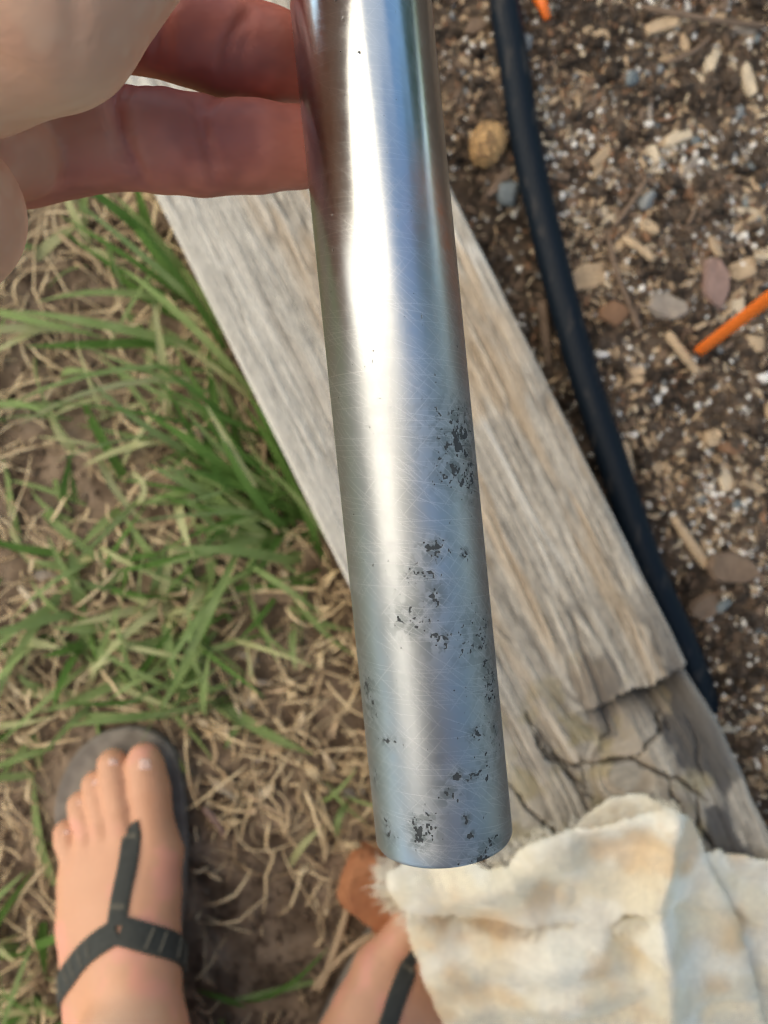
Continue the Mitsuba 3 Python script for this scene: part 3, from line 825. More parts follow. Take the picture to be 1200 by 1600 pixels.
# the phone that takes the picture
from shapely.geometry import box as sbox
px0, px1, py0, py1 = -0.054, 0.017, -0.128, 0.018
slab = sbox(px0 + .01, py0 + .01, px1 - .01, py1 - .01).buffer(0.01)
ph = trimesh.creation.extrude_polygon(slab, 0.0076, engine='earcut'); ph.apply_translation([0, 0, H + 0.0035])
bs('phone_shell', base_color=rgb(0.05, 0.05, 0.06), roughness=0.25, specular=0.5)
bs('phone_screen', base_color=rgb(0.01, 0.01, 0.012), roughness=0.08)
tag('phone', 'dark flat phone held over the tube to take the picture', 'phone')
put('case', ph, 'phone_shell', parent='phone', smooth=30)
scr = trimesh.creation.extrude_polygon(slab.buffer(-0.003), 0.0006, engine='earcut'); scr.apply_translation([0, 0, H + 0.0112])
put('screen', scr, 'phone_screen', parent='phone', smooth=30)
lens = trimesh.creation.annulus(0.0045, 0.0065, 0.0012); lens.apply_translation([0, 0, H + 0.0028])
put('lens_ring', lens, 'phone_shell', parent='phone', smooth=30)

# ------------------------------------------------------------------ the rag
TAN = [(*at(x, y, 0.12)[:2], w) for x, y, w in ((690, 1480, 0.016), (780, 1480, 0.016), (660, 1540, 0.014), (1025, 1285, 0.010), (1015, 1340, 0.014), (1170, 1480, 0.016))]   # old tea-coloured stains


def cloth_fn(p, n, uv):
    st = smoothstep(0.54, 0.74, fbm(p.x * 26 + 4.3, p.y * 26 + 1.7, 2.0, 3))
    fine = fbm(p.x * 420, p.y * 420, p.z * 420, 2)
    c = mix((0.78, 0.70, 0.53), (0.86, 0.81, 0.68), smoothstep(0.35, 0.65, fbm(p.x * 40, p.y * 40 + 7, 1.0, 3)))
    for x, y, w in TAN:
        st = dr.maximum(st, 1.3 * dr.exp(-(dr.square(p.x - x) + dr.square(p.y - y)) / (w * w)) * smoothstep(0.3, 0.6, fbm(p.x * 60, p.y * 60, 3.0, 3)))
    c = mix(c, (0.64, 0.41, 0.19), 0.55 * dr.minimum(st, 1.0))
    c = mix(c, (0.60, 0.53, 0.44), 0.25 * smoothstep(0.5, 0.7, fbm(p.x * 70 + 9, p.y * 70, 6.0, 3)))
    return c * (0.84 + 0.28 * fine)


scene['rag_cloth'] = {'type': 'twosided', 'b': {'type': 'bumpmap', 'scale': 1.0,
    'arbitrary': mikit.proc(lambda p, n, uv: 5e-4 * fbm(p.x * 340, p.y * 340, p.z * 340, 3), eps=4e-4),
    'b': {'type': 'principled', 'base_color': mikit.proc(cloth_fn), 'roughness': 0.95, 'specular': 0.1, 'sheen': 0.5}}}


def cloth_panel(outline, height, thick=0.0013, step=0.0016, seed=0, jag=0.0015):
    """A piece of cloth over its outline (in photograph pixels at z0): a sheet with folds and thickness."""
    from shapely.geometry import Polygon
    from shapely import contains_xy
    out = spline([[x, y, 0] for x, y in outline + outline[:1]], 260)[:, :2]
    z0 = 0.11
    w = np.array([at(x, y, z0)[:2] for x, y in out])
    nrm = np.stack([np.gradient(w[:, 1]), -np.gradient(w[:, 0])], 1); nrm /= np.linalg.norm(nrm, axis=1, keepdims=True)
    w += nrm * (jag * (meshkit.noise(np.c_[np.arange(len(w)) * 0.35, 0 * w[:, 0], 0 * w[:, 0]], seed) - 0.5) * 2)[:, None]
    pg = Polygon(w).buffer(0)
    x0, y0, x1, y1 = pg.bounds
    X, Y = np.meshgrid(np.arange(x0, x1 + step, step), np.arange(y0, y1 + step, step), indexing='ij')
    inside = contains_xy(pg, X, Y)
    # px, py of each point, as a frame of reference for the folds
    PX = 600 + X / (H - z0) * 1200; PY = 800 - Y / (H - z0) * 1200
    from scipy.ndimage import distance_transform_edt
    din = distance_transform_edt(inside) * step
    Zt = height(PX, PY, X, Y, din)
    droop = 0.0035 * np.exp(-din / 0.004)
    Zt = Zt - droop
    ids = -np.ones(X.shape, int); ids[inside] = np.arange(inside.sum())
    i, j = np.nonzero(inside[:-1, :-1] & inside[1:, :-1] & inside[:-1, 1:] & inside[1:, 1:])
    q = np.stack([ids[i, j], ids[i + 1, j], ids[i + 1, j + 1], ids[i, j + 1]], 1)
    tf = np.vstack([q[:, [0, 1, 2]], q[:, [0, 2, 3]]])
    tp = np.c_[X[inside], Y[inside], Zt[inside]]
    bp = tp - [0, 0, thick]
    nv = len(tp)
    e = np.vstack([tf[:, [0, 1]], tf[:, [1, 2]], tf[:, [2, 0]]])
    key = e[:, 0].astype(np.int64) * nv + e[:, 1]
    rev = e[:, 1].astype(np.int64) * nv + e[:, 0]
    be = e[~np.isin(key, rev)]
    sf = np.vstack([np.stack([be[:, 1], be[:, 0], be[:, 0] + nv], 1), np.stack([be[:, 1], be[:, 0] + nv, be[:, 1] + nv], 1)])
    return trimesh.Trimesh(np.vstack([tp, bp]), np.vstack([tf, tf[:, ::-1] + nv, sf]), process=False), pg, tp


def ridge(PX, PY, line, w, a, skew=0.0):
    d, t, s = seg_dist(np.stack([PX, PY], -1), line)
    ww = w * (1 + skew * s)
    return a * np.exp(-(d / ww) ** 2) * (0.75 + 0.25 * np.sin(t * 3.1))


def rag_base(X, Y):
    _, v = tuv(np.stack([X, Y], -1))
    return 0.097 - 0.022 * np.clip((0.012 - v) / 0.05, 0, 1)          # lies on the timber, sags over its left edge onto the foot


def wrinkle(X, Y, seed):
    p = np.stack([X * 30 + 0.4 * Y * 30, Y * 30, 0 * X], -1)
    a = meshkit.fbm(p * 0.8, 2, seed)
    b = np.abs(meshkit.fbm(np.stack([X * 12 - Y * 8, Y * 26 + X * 8, 0 * X], -1), 2, seed + 1) - 0.5)
    return (a - 0.5) * 0.016 - 0.0035 * np.exp(-(b / 0.07) ** 2)


def h_main(PX, PY, X, Y, din):
    z = rag_base(X, Y) + 0.008 + wrinkle(X, Y, 61) * 0.8
    z += ridge(PX, PY, [(1040, 1255), (1030, 1330), (1012, 1420), (1030, 1500), (1040, 1620)], 26, 0.024, 0.35)
    z += ridge(PX, PY, [(1045, 1255), (1110, 1360), (1160, 1470), (1200, 1620)], 30, 0.006)
    z -= ridge(PX, PY, [(988, 1430), (975, 1470), (1000, 1500)], 20, 0.016)
    z += ridge(PX, PY, [(690, 1560), (800, 1530), (900, 1510), (980, 1480)], 34, 0.010)
    z += ridge(PX, PY, [(740, 1620), (860, 1590), (1000, 1545)], 26, 0.008)
    return z


def h_flap(PX, PY, X, Y, din):
    z = rag_base(X, Y) + 0.016 + wrinkle(X, Y, 65) * 0.7
    z += ridge(PX, PY, [(620, 1400), (700, 1420), (800, 1370), (880, 1340)], 34, 0.014)
    z += ridge(PX, PY, [(830, 1310), (920, 1280), (1010, 1262), (1046, 1262)], 30, 0.013)
    z += ridge(PX, PY, [(1040, 1258), (1030, 1330), (1008, 1420)], 24, 0.022)
    z -= ridge(PX, PY, [(800, 1335), (880, 1400), (940, 1420)], 30, 0.006)
    return z


main_out = [(640, 1430), (690, 1450), (860, 1400), (900, 1300), (1040, 1250), (1075, 1275), (1110, 1345), (1150, 1420), (1180, 1520), (1215, 1640), (1240, 1760), (1000, 1800), (820, 1760), (700, 1660), (668, 1580), (640, 1510)]
flap_out = [(604, 1378), (640, 1362), (720, 1352), (790, 1345), (812, 1312), (860, 1292), (940, 1272), (1005, 1250), (1042, 1246), (1056, 1275), (1042, 1340), (1022, 1418), (990, 1422), (960, 1450), (900, 1448), (830, 1455), (740, 1458), (680, 1452), (630, 1446), (606, 1415)]
right_out = [(1100, 1345), (1140, 1342), (1200, 1352), (1290, 1370), (1330, 1480), (1300, 1680), (1200, 1640), (1160, 1500), (1120, 1420)]
tag('rag', 'crumpled cream cotton rag with frayed edges and tan stains on the timber', 'rag')
m1, pg1, _ = cloth_panel(main_out, h_main, seed=71)
put('cloth_body', m1, 'rag_cloth', parent='rag')
m2, pg2, tp2 = cloth_panel(flap_out, h_flap, seed=72, jag=0.0009)
put('folded_flap', m2, 'rag_cloth', parent='rag')
m3_, pg3, _ = cloth_panel(right_out, lambda a, b, X, Y, d: rag_base(X, Y) + 0.006 + wrinkle(X, Y, 68), seed=73)
put('loose_corner', m3_, 'rag_cloth', parent='rag')
# threads of the frayed edge
from scipy.spatial import cKDTree
kd2 = cKDTree(tp2[:, :2])
thr = []
fr_path = spline([list(at(x, y, 0.11)) for x, y in [(622, 1364), (604, 1385), (608, 1418), (632, 1446), (690, 1455), (750, 1460), (840, 1456), (905, 1450), (965, 1450), (1000, 1425)]], 400)
fr_path = np.vstack([fr_path, spline([list(at(x, y, 0.11)) for x, y in [(640, 1362), (720, 1352), (790, 1345), (812, 1314), (860, 1294), (940, 1274), (1005, 1252), (1042, 1248)]], 140)])
for k in range(900):
    c = fr_path[rng.integers(0, len(fr_path))].copy(); up_ = c[1] > at(0, 1363, .11)[1] and c[0] > at(640, 0, .11)[0] - 0.003
    c[:2] += rng.normal(0, 0.0015, 2)
    z = tp2[kd2.query(c[:2])[1], 2] - 0.001
    out = np.array([-0.35, -1.0]) if c[0] > at(640, 0, .11)[0] else np.array([-1.0, -0.1])
    out = np.array([-0.3, 1.0]) if up_ else out
    d = unit(out + rng.normal(0, 0.55, 2))
    L = rng.uniform(0.004, 0.013) * (0.5 if up_ else 1.0)
    p = [np.r_[c[:2], z], np.r_[c[:2] + d * L * 0.5 + rng.normal(0, 0.001, 2), z + rng.uniform(-0.002, 0.0015)], np.r_[c[:2] + d * L + rng.normal(0, 0.002, 2), z - rng.uniform(0, 0.005)]]
    thr.append(tube_along(spline(p, 5), [0.00032, 0.0003, 0.00028, 0.00022, 0.0001], 4, cap=False))
put('frayed_threads', trimesh.util.concatenate(thr), 'rag_cloth', 'loose cream threads along the frayed edge', kind='stuff', parent='rag')

# ------------------------------------------------------------------ single finds on the ground
bs('terracotta', base_color=mikit.proc(lambda p, n, uv: mix((0.30, 0.115, 0.055), (0.42, 0.19, 0.09), fbm(p.x * 120, p.y * 120, p.z * 120, 3))), roughness=0.9, specular=0.2)
b = lump(3, (0.026, 0.036, 0.026), 0.35, 4, 1.0)
v = np.array(b.vertices); v[:, 2] = np.minimum(v[:, 2], 0.016 + 0.15 * v[:, 1]); v += (meshkit.fbm(v * 160, 3, 9) - 0.5)[:, None] * 0.003
b.vertices = v; b.apply_transform(trimesh.transformations.rotation_matrix(0.35, [0, 0, 1])); b.apply_translation(at(583, 1385, 0.014))
put('brick_fragment', b, 'terracotta', 'rough reddish brown brick fragment beside the rag under the tube end', 'brick')

bs('orange_plastic', base_color=rgb(0.80, 0.17, 0.02), roughness=0.4, specular=0.5)
foot_ = at(1092, 549, 0.056)
on_ = at(1204, 464, 0.170)
sd = (on_ - foot_) / (on_[2] - foot_[2])
put('orange_stake', tube_along([foot_ - sd * 0.03, foot_, foot_ + sd * 0.2, foot_ + sd * 0.5, foot_ + sd * 0.85 + [0.004, 0, 0], foot_ + sd * 0.856 + [0.004, 0, 0]], [0.0040, 0.0041, 0.0042, 0.0042, 0.0042, 0.003], 20), 'orange_plastic', 'bright orange marker stake standing upright in the soil', 'stake', smooth=50)
ob = [at(840, -12, 0.062), at(848, 8, 0.064), at(855, 30, 0.060)]
put('orange_scrap', tube_along(spline(ob, 14), np.linspace(0.006, 0.0028, 14) , 8), 'orange_plastic', 'small orange scrap lying beside the top of the hose', 'scrap')

wood_cols = {'chip_tan': (0.50, 0.37, 0.235), 'chip_pale': (0.62, 0.51, 0.36), 'chip_brown': (0.20, 0.142, 0.10), 'chip_rust': (0.26, 0.15, 0.088), 'chip_grey': (0.33, 0.28, 0.23), 'chip_pink': (0.29, 0.195, 0.165)}
for nm, c in wood_cols.items():
    bs(nm, base_color=mikit.proc(lambda p, n, uv, c=c: mix([x * 0.62 for x in c], [x * 1.2 for x in c], fbm(p.x * 420, p.y * 140, p.z * 300, 3))), roughness=0.85, specular=0.2)
bs('perlite_white', base_color=mikit.proc(lambda p, n, uv: mix((0.66, 0.63, 0.57), (0.84, 0.82, 0.77), fbm(p.x * 500, p.y * 500, p.z * 500, 2))), roughness=0.9)
for nm, c in {'stone_grey': (0.23, 0.24, 0.235), 'stone_blue': (0.15, 0.175, 0.18), 'stone_tan': (0.40, 0.34, 0.25)}.items():
    bs(nm, base_color=mikit.proc(lambda p, n, uv, c=c: mix([x * 0.7 for x in c], [x * 1.25 for x in c], fbm(p.x * 350, p.y * 350, p.z * 350, 3))), roughness=0.7)

# the wrinkled seed ball by the hose
sb = trimesh.creation.icosphere(subdivisions=5)
v = np.array(sb.vertices)
n1 = np.abs(meshkit.fbm(v * 4.5 + 3, 3, 4) - 0.5)
v = v * (1 - 0.55 * np.clip(0.16 - n1, 0, 1) + 0.05 * (meshkit.noise(v * 9, 8) - 0.5))[:, None] * [0.0135, 0.0165, 0.0125]
sb.vertices = v; sb.apply_transform(trimesh.transformations.rotation_matrix(-0.3, [0, 0, 1])); sb.apply_translation(at(762, 226, 0.062))
bs('nut_shell', base_color=mikit.proc(lambda p, n, uv: mix((0.16, 0.09, 0.04), (0.50, 0.31, 0.13), smoothstep(0.3, 0.62, fbm(p.x * 420, p.y * 420, p.z * 420, 2)))), roughness=0.75)
put('nut', sb, 'nut_shell', 'round wrinkled tan nut between the timber and the hose', 'nut')


def flat_at(mesh, px, py, z, rot, tilt=0.1, seed=0):
    r = np.random.default_rng(seed)
    m = mesh.copy()
    m.apply_transform(trimesh.transformations.rotation_matrix(r.uniform(-tilt, tilt), [1, 0, 0]) @ trimesh.transformations.rotation_matrix(r.uniform(-tilt, tilt), [0, 1, 0]))
    m.apply_transform(trimesh.transformations.rotation_matrix(rot, [0, 0, 1]))
    m.apply_translation(at(px, py, z))
    return m


def ground_z(px, py):
    """Height of the soil under a pixel of the photograph."""
    z = 0.03
    for _ in range(4):
        p = at(px, py, z)
        _, vv = tuv(p)
        z = float((soil_z if vv > TW else lawn_z)(np.array(p[0]), np.array(p[1])))
    return z


mm = 0.56 / 1200
HERO = [  # px, py, length px, width px, thickness, rotation (deg, counter-clockwise), colour, name, label, category
    (917, 432, 82, 42, .007, 12, 'chip_tan', 'wood_chip', 'broad tan wood chip with a ragged end right of the hose', 'wood chip'),
    (690, 0, 10, 10, .004, 0, 'chip_tan', None, '', ''),
    (1116, 440, 92, 40, .010, 95, 'chip_pink', 'wood_chip', 'oblong pinkish brown wood chip above the orange stake', 'wood chip'),
    (1040, 482, 62, 46, .007, -35, 'chip_grey', 'wood_chip', 'blunt greyish tan wood chip at the head of a tan splinter', 'wood chip'),
    (1140, 888, 82, 54, .010, -18, 'chip_brown', 'wood_chip', 'large brown wood chip beside a tan splinter low in the soil', 'wood chip'),
    (1100, 948, 66, 40, .009, 22, 'chip_brown', 'wood_chip', 'squarish brown wood chip just below the large brown chip', 'wood chip'),
    (1178, 538, 36, 32, .008, 10, 'chip_tan', 'wood_chip', 'square tan wood chip below the orange stake', 'wood chip'),
    (1013, 355, 34, 20, .007, -30, 'chip_tan', 'wood_chip', 'small blocky tan wood chip above the crossed splinters', 'wood chip'),
    (1142, 700, 38, 24, .008, -15, 'chip_rust', 'wood_chip', 'blocky rust brown wood chip among white crumbs', 'wood chip'),
    (1112, 684, 28, 26, .008, 20, 'chip_tan', 'wood_chip', 'small cubic orange tan wood chip among white crumbs', 'wood chip'),
    (1035, 40, 60, 24, .006, 15, 'chip_tan', 'wood_chip', 'flat tan wood chip near the top of the soil', 'wood chip'),
    (1110, 96, 52, 22, .007, 65, 'chip_pale', 'wood_chip', 'narrow pale wood chip standing nearly upright in the picture', 'wood chip'),
    (1060, 215, 50, 24, .007, 25, 'chip_pale', 'wood_chip', 'thick pale cream wood chip below the long twig', 'wood chip'),
    (1168, 130, 60, 20, .006, 105, 'chip_pale', 'wood_chip', 'long pale wood chip at the right edge of the soil', 'wood chip'),
    (745, 42, 38, 26, .007, -8, 'chip_brown', 'wood_chip', 'reddish brown bark chip between tube and hose', 'wood chip'),
    (960, 488, 50, 40, .006, -25, 'chip_rust', 'bark_chip', 'dark rusty bark chip right of the hose', 'bark'),
    (1010, 660, 16, 60, .006, 15, 'chip_brown', None, '', ''),
    (778, 288, 56, 18, .007, 50, 'chip_brown', 'twig_stub', 'short brown stub of twig under the tan nut', 'twig'),
    (1130, 945, 48, 15, .006, 40, 'stone_blue', 'slate_splinter', 'bluish grey stone splinter under the large brown chip', 'stone'),
]
for i, (px, py, L, W, Th, rot, mt, nm, lab, cat) in enumerate(HERO):
    if nm:
        put(nm, flat_at(chip(100 + i, L * mm, W * mm, Th), px, py, ground_z(px, py) + Th * 0.35, math.radians(rot), 0.12, i), mt, lab, cat, smooth=25)
STICKS = [  # twigs and splinters: points in px, radius px, colour, name, label
    ([(952, 372), (962, 420), (985, 480), (1000, 520)], 5, 'chip_brown', 'twig', 'thin curved brown twig right of the broad tan chip', 'twig'),
    ([(1042, 520), (1065, 550), (1092, 585)], 8, 'chip_tan', 'wood_splinter', 'straight tan splinter pointing down left of the orange stake', 'splinter'),
    ([(972, 372), (1000, 388), (1022, 408)], 7, 'chip_tan', 'wood_splinter', 'short pale splinter crossing near the thin twig', 'splinter'),
    ([(1052, 808), (1080, 850), (1106, 888)], 9, 'chip_tan', 'wood_splinter', 'honey coloured splinter touching the large brown chip', 'splinter'),
    ([(1040, 98), (1075, 85), (1110, 55)], 4, 'chip_brown', 'twig', 'thin dark twig slanting across the upper soil', 'twig'),
    ([(958, 355), (985, 320), (1010, 280)], 4, 'chip_brown', 'twig', 'thin brown twig rising above the broad tan chip', 'twig'),
    ([(1075, 350), (1085, 330), (1092, 300)], 3, 'chip_brown', 'twig', 'very short brown twig stub in the middle of the soil', 'twig'),
    ([(975, 690), (982, 720), (985, 745)], 8, 'chip_tan', 'wood_splinter', 'tan splinter tucked against the right side of the hose', 'splinter'),
    ([(846, 470), (852, 520), (858, 575)], 9, 'chip_brown', 'wood_splinter', 'brown splinter lying between timber and hose', 'splinter'),
    ([(1110, 1155), (1130, 1140), (1150, 1142)], 6, 'stone_tan', 'root_piece', 'short pale curved root piece beside the lower timber edge', 'root'),
    ([(1000, 10), (1060, 22), (1200, 42)], 5, 'chip_brown', 'twig', 'long dark twig running to the right edge of the picture', 'twig'),
    ([(490, 1545), (540, 1490), (592, 1455)], 7, 'chip_tan', 'straw_stalk', 'long tan straw stalk leaning against the right foot', 'straw'),
    ([(500, 1545), (525, 1480), (545, 1412)], 7, 'chip_tan', 'straw_stalk', 'tan straw stalk pointing up at the brick fragment', 'straw'),
    ([(318, 1262), (338, 1285), (352, 1308)], 6, 'chip_pink', 'straw_stalk', 'short pinkish brown stalk right of the left foot', 'straw'),
    ([(380, 1235), (420, 1262), (455, 1280)], 5, 'chip_tan', 'straw_stalk', 'thin tan stalk on the bare soil between the feet', 'straw'),
    ([(195, 840), (215, 868), (252, 876)], 5, 'chip_pale', 'straw_stalk', 'pale bent stalk beside a bare patch in the lawn', 'straw'),
    ([(30, 918), (50, 940), (62, 975)], 5, 'chip_pale', 'straw_stalk', 'pale bent stalk at the left edge of the lawn', 'straw'),
    ([(455, 810), (490, 822), (520, 812)], 6, 'chip_brown', 'twig', 'brown twig lying in the grass against the timber', 'twig'),
]
for pts, r, mt, nm, lab, cat in STICKS:
    z = [max(ground_z(*pts[0]), 0) + 0.005, max(ground_z(*pts[1]), 0) + 0.006, max(ground_z(*pts[2]), 0) + 0.005]
    z += [z[-1]] * (len(pts) - 3)
    c = spline([at(x, y, zz) for (x, y), zz in zip(pts, z)], 16)
    rad = r * mm * (0.8 + 0.35 * meshkit.noise(np.c_[np.arange(16) * 0.7, np.zeros((16, 2))], len(pts[0]) + int(pts[0][0]))) * np.interp(np.arange(16), [0, 1, 14, 15], [0.6, 1, 0.9, 0.35])
    m = tube_along(c, rad, 8)
    put(nm, m, mt, lab, cat, smooth=40)
for px, py, s, mt, lab in ((1062, 706, .0078, 'stone_tan', 'smooth cream pebble in the lower soil with a shadow below'), (1193, 590, .0075, 'perlite_white', 'bright white pebble on the right edge below the orange stake'), (985, 122, .0085, 'stone_blue', 'round bluish grey pebble near the top of the soil'), (1012, 312, .0085, 'stone_grey', 'grey green pebble above the blocky tan chip'), (795, 300, .0125, 'stone_blue', 'dark blue grey stone between the nut and the hose'), (938, 552, .0055, 'perlite_white', 'bright white bead of a pebble near the middle of the hose'), (820, 68, .0085, 'stone_grey', 'brownish grey pebble touching the right side of the upper hose'), (1150, 175, .0070, 'stone_grey', 'dark grey pebble beside the long pale wood chip')):
    put('pebble', flat_at(crag(int(px), (s * 1.1, s * 0.85, s * 0.7), 30), px, py, ground_z(px, py) + s * 0.08, px * 0.1, 0.3, int(px)), mt, lab, 'pebble')

# ------------------------------------------------------------------ scattered pieces of the bed, each a thing of its own
protos = {}
for k in range(6):
    protos['perlite', k] = [mikit.ply(crag(k + 20, (1, 0.6 + 0.07 * k, 0.75), 14), 'perlite_white', smooth=28)]
    protos['chip', k] = [mikit.ply(chip(k + 40, 2.0, 0.34 + 0.12 * k, 0.30), mt, smooth=25) for mt in ('chip_tan', 'chip_pale', 'chip_brown', 'chip_rust', 'chip_grey')]
    protos['pebble', k] = [mikit.ply(crag(k + 60, (1, 0.62 + 0.05 * k, 0.65), 26), mt, smooth=35) for mt in ('stone_grey', 'stone_blue', 'stone_tan')]


def placed(proto, p, s, r):
    m = T().translate([float(x) for x in p]).rotate([0, 0, 1], float(r.uniform(0, 360))).rotate([1, 0, 0], float(r.uniform(-25, 25))).rotate([0, 1, 0], float(r.uniform(-20, 20))).scale([float(s)] * 3)
    return {**proto, 'to_world': m}


def bed_spot(r, wide=False):
    for _ in range(200):
        px, py = r.uniform(690, 1560 if wide else 1260), r.uniform(-350 if wide else -60, 1900 if wide else 1300)
        p = at(px, py, 0.05)
        _, v = tuv(p)
        dens = meshkit.fbm(np.array([[px / 140, py / 140, 0.0]]), 3, 77)[0]
        dh = np.min(np.hypot(hose[:, 0] - p[0], hose[:, 1] - p[1]))
        near = 0.35 if v < TW + 0.07 else 1.0
        dark = 0.25 if (px < 1000 and py < 330) or py > 1020 else 1.0
        if v > TW + 0.004 and dh > 0.011 and r.uniform() < near * dark * np.clip((dens - 0.25) * 2.4, 0.08, 1):
            return p[0], p[1]
    return p[0], p[1]


r = np.random.default_rng(21)
GROUPS = [('perlite_granule', 'perlite', 270, (0.0016, 0.0050), 'small white perlite granule on the dark garden soil', 'perlite', 'white perlite granules in the garden bed'),
          ('small_wood_chip', 'chip', 290, (0.0036, 0.0110), 'small loose wood chip lying on the garden soil', 'wood chip', 'small wood chips scattered over the garden bed'),
          ('small_pebble', 'pebble', 90, (0.0020, 0.0052), 'small rounded pebble lying in the garden soil', 'pebble', 'small pebbles scattered over the garden bed')]
for nm, kind, cnt, (s0, s1), lab, cat, grp in GROUPS:
    for q in range(cnt):
        x, y = bed_spot(r)
        s = s0 + (s1 - s0) * r.uniform() ** 2.6
        z = float(soil_z(np.array(x), np.array(y))) + s * 0.12
        pv = protos[kind, int(r.integers(6))]
        put(nm, placed(pv[int(r.integers(len(pv)))] if kind != 'chip' else pv[int(r.choice(5, p=[.30, .20, .24, .14, .12]))], (x, y, z), s, r), None, lab, cat, grp)


def crumb_field(n, size, seed, sel, zfn, kind='lump'):
    """Many tiny pieces as one mesh."""
    r = np.random.default_rng(seed)
    bm = trimesh.creation.icosphere(subdivisions=0) if kind == 'lump' else chip(300, 2, 0.7, 0.5)
    bv, bf = np.array(bm.vertices), np.array(bm.faces)
    xy = sel(r, n)
    s = size[0] + (size[1] - size[0]) * r.uniform(size=n) ** 2.2
    a = r.uniform(0, 6.28, n)
    v = bv * r.uniform(0.5, 1.25, (n, 1, 3)) * (1 + 0.3 * r.uniform(-1, 1, (n, len(bv), 1)))
    c, q = np.cos(a)[:, None], np.sin(a)[:, None]
    V = np.stack([v[..., 0] * c - v[..., 1] * q, v[..., 0] * q + v[..., 1] * c, v[..., 2] + 0.35 * r.uniform(-1, 1, (n, 1)) * v[..., 0]], -1) * s[:, None, None]
    V[..., :2] += xy[:, None]
    V[..., 2] += (zfn(xy[:, 0], xy[:, 1]) + s * 0.2)[:, None]
    return trimesh.Trimesh(V.reshape(-1, 3), (bf[None] + (np.arange(n) * len(bv))[:, None, None]).reshape(-1, 3), process=False)


def bed_any(r, n):
    k = n * 8; ox = r.uniform(0, 50)
    px, py = r.uniform(680, 1650, k), r.uniform(-420, 1900, k)
    p = np.stack([(px - 600) / 1200 * (H - 0.05), (800 - py) / 1200 * (H - 0.05)], 1)
    dens = meshkit.fbm(np.stack([px / 75 + ox, py / 75, 0 * px], -1), 3, 77)
    ok = (tuv(p)[1] > TW + 0.001) & (r.uniform(size=k) < np.clip((dens - 0.38) * 3.2, 0.06, 1))
    return p[ok][:n]


for q_, (nm, n, sz, mt, lab, kd) in enumerate((('perlite_crumbs', 4600, (0.0006, 0.0028), 'perlite_white', 'fine white crumbs mixed into the garden soil', 'lump'), ('bark_crumbs', 8000, (0.0012, 0.0056), 'chip_brown', 'fine brown bark crumbs covering the garden soil', 'chip'), ('chip_crumbs', 9000, (0.0010, 0.0050), 'chip_tan', 'fine tan wood crumbs covering the garden soil', 'chip'), ('rust_crumbs', 3600, (0.0010, 0.0046), 'chip_rust', 'fine rusty brown bark crumbs covering the garden soil', 'chip'), ('pale_crumbs', 4500, (0.0010, 0.0042), 'chip_pale', 'fine pale wood crumbs covering the garden soil', 'chip'), ('grit', 1200, (0.0008, 0.0030), 'stone_grey', 'fine grey grit in the garden soil', 'lump'), ('dark_crumbs', 9000, (0.0014, 0.0060), 'bed_soil', 'dark clods of the garden soil', 'lump'))):
    put(nm, crumb_field(n, sz, 500 + q_, bed_any, soil_z, kd), mt, lab, 'crumbs', kind='stuff', smooth=False)

# ------------------------------------------------------------------ lawn: dry straw, grass, shavings
bs('straw', base_color=mikit.proc(lambda p, n, uv: mix((0.44, 0.32, 0.18), (0.70, 0.57, 0.36), fbm(p.x * 120, p.y * 120, 2.0, 2))), roughness=0.8)
bs('straw_dull', base_color=mikit.proc(lambda p, n, uv: mix((0.22, 0.15, 0.085), (0.44, 0.33, 0.20), fbm(p.x * 120, p.y * 120, 5.0, 2))), roughness=0.85)
for nm, a, b in (('grass_fresh', (0.19, 0.29, 0.09), (0.36, 0.45, 0.20)), ('grass_deep', (0.075, 0.16, 0.035), (0.15, 0.26, 0.07)), ('grass_pale', (0.42, 0.44, 0.20), (0.60, 0.60, 0.34))):
    scene[nm] = {'type': 'principledthin', 'base_color': mikit.proc(lambda p, n, uv, a=a, b=b: mix(a, b, fbm(p.x * 70, p.y * 70, p.z * 40, 2))), 'roughness': 0.45, 'diff_trans': 0.7, 'spec_trans': 0.0, 'eta': 1.4}


def strip(c, w, fold=0.25, twist=None):
    """A blade along the points c: three points across, folded along its middle."""
    t = np.gradient(c, axis=0); t /= np.linalg.norm(t, axis=1, keepdims=True)
    s = np.cross(t, [0, 0, 1.0]); s /= np.linalg.norm(s, axis=1, keepdims=True) + 1e-9
    n = np.cross(s, t)
    if twist is not None:
        s, n = s * np.cos(twist)[:, None] + n * np.sin(twist)[:, None], n * np.cos(twist)[:, None] - s * np.sin(twist)[:, None]
    w = np.asarray(w)[:, None]
    return np.stack([c - s * w + n * w * fold, c, c + s * w + n * w * fold], 1)


def blades(specs):
    V, F, k = [], [], 0
    for c, w, fold, tw in specs:
        v, f = grid_mesh(strip(c, w, fold, tw))
        V.append(v); F.append(f + k); k += len(v)
    return np.vstack(V), np.vstack(F)


def blade_curve(r, base, az, L, rise, n=7, droop=1.0):
    """A blade that leaves the ground steeply and arches over."""
    t = np.linspace(0, 1, n)
    a0, a1 = rise, rise - droop * r.uniform(0.6, 1.6)
    el = a0 + (a1 - a0) * t
    az_ = az + r.uniform(-0.5, 0.5) * t
    d = np.stack([np.cos(el) * np.cos(az_), np.cos(el) * np.sin(az_), np.sin(el)], 1) * (L / (n - 1))
    c = np.vstack([[0, 0, 0], np.cumsum(d[:-1], 0)]) + base
    g = lawn_z(c[:, 0], c[:, 1])
    c[:, 2] = np.maximum(c[:, 2], g + 0.0015 + 0.002 * t)
    return c


from shapely.geometry import Polygon
from shapely import contains_xy
SOLES = [Polygon(f(np.array([at(x, y, SOLE) for x, y in sole_px]))[:, :2]).buffer(0.004) for f in (same, to_right)]


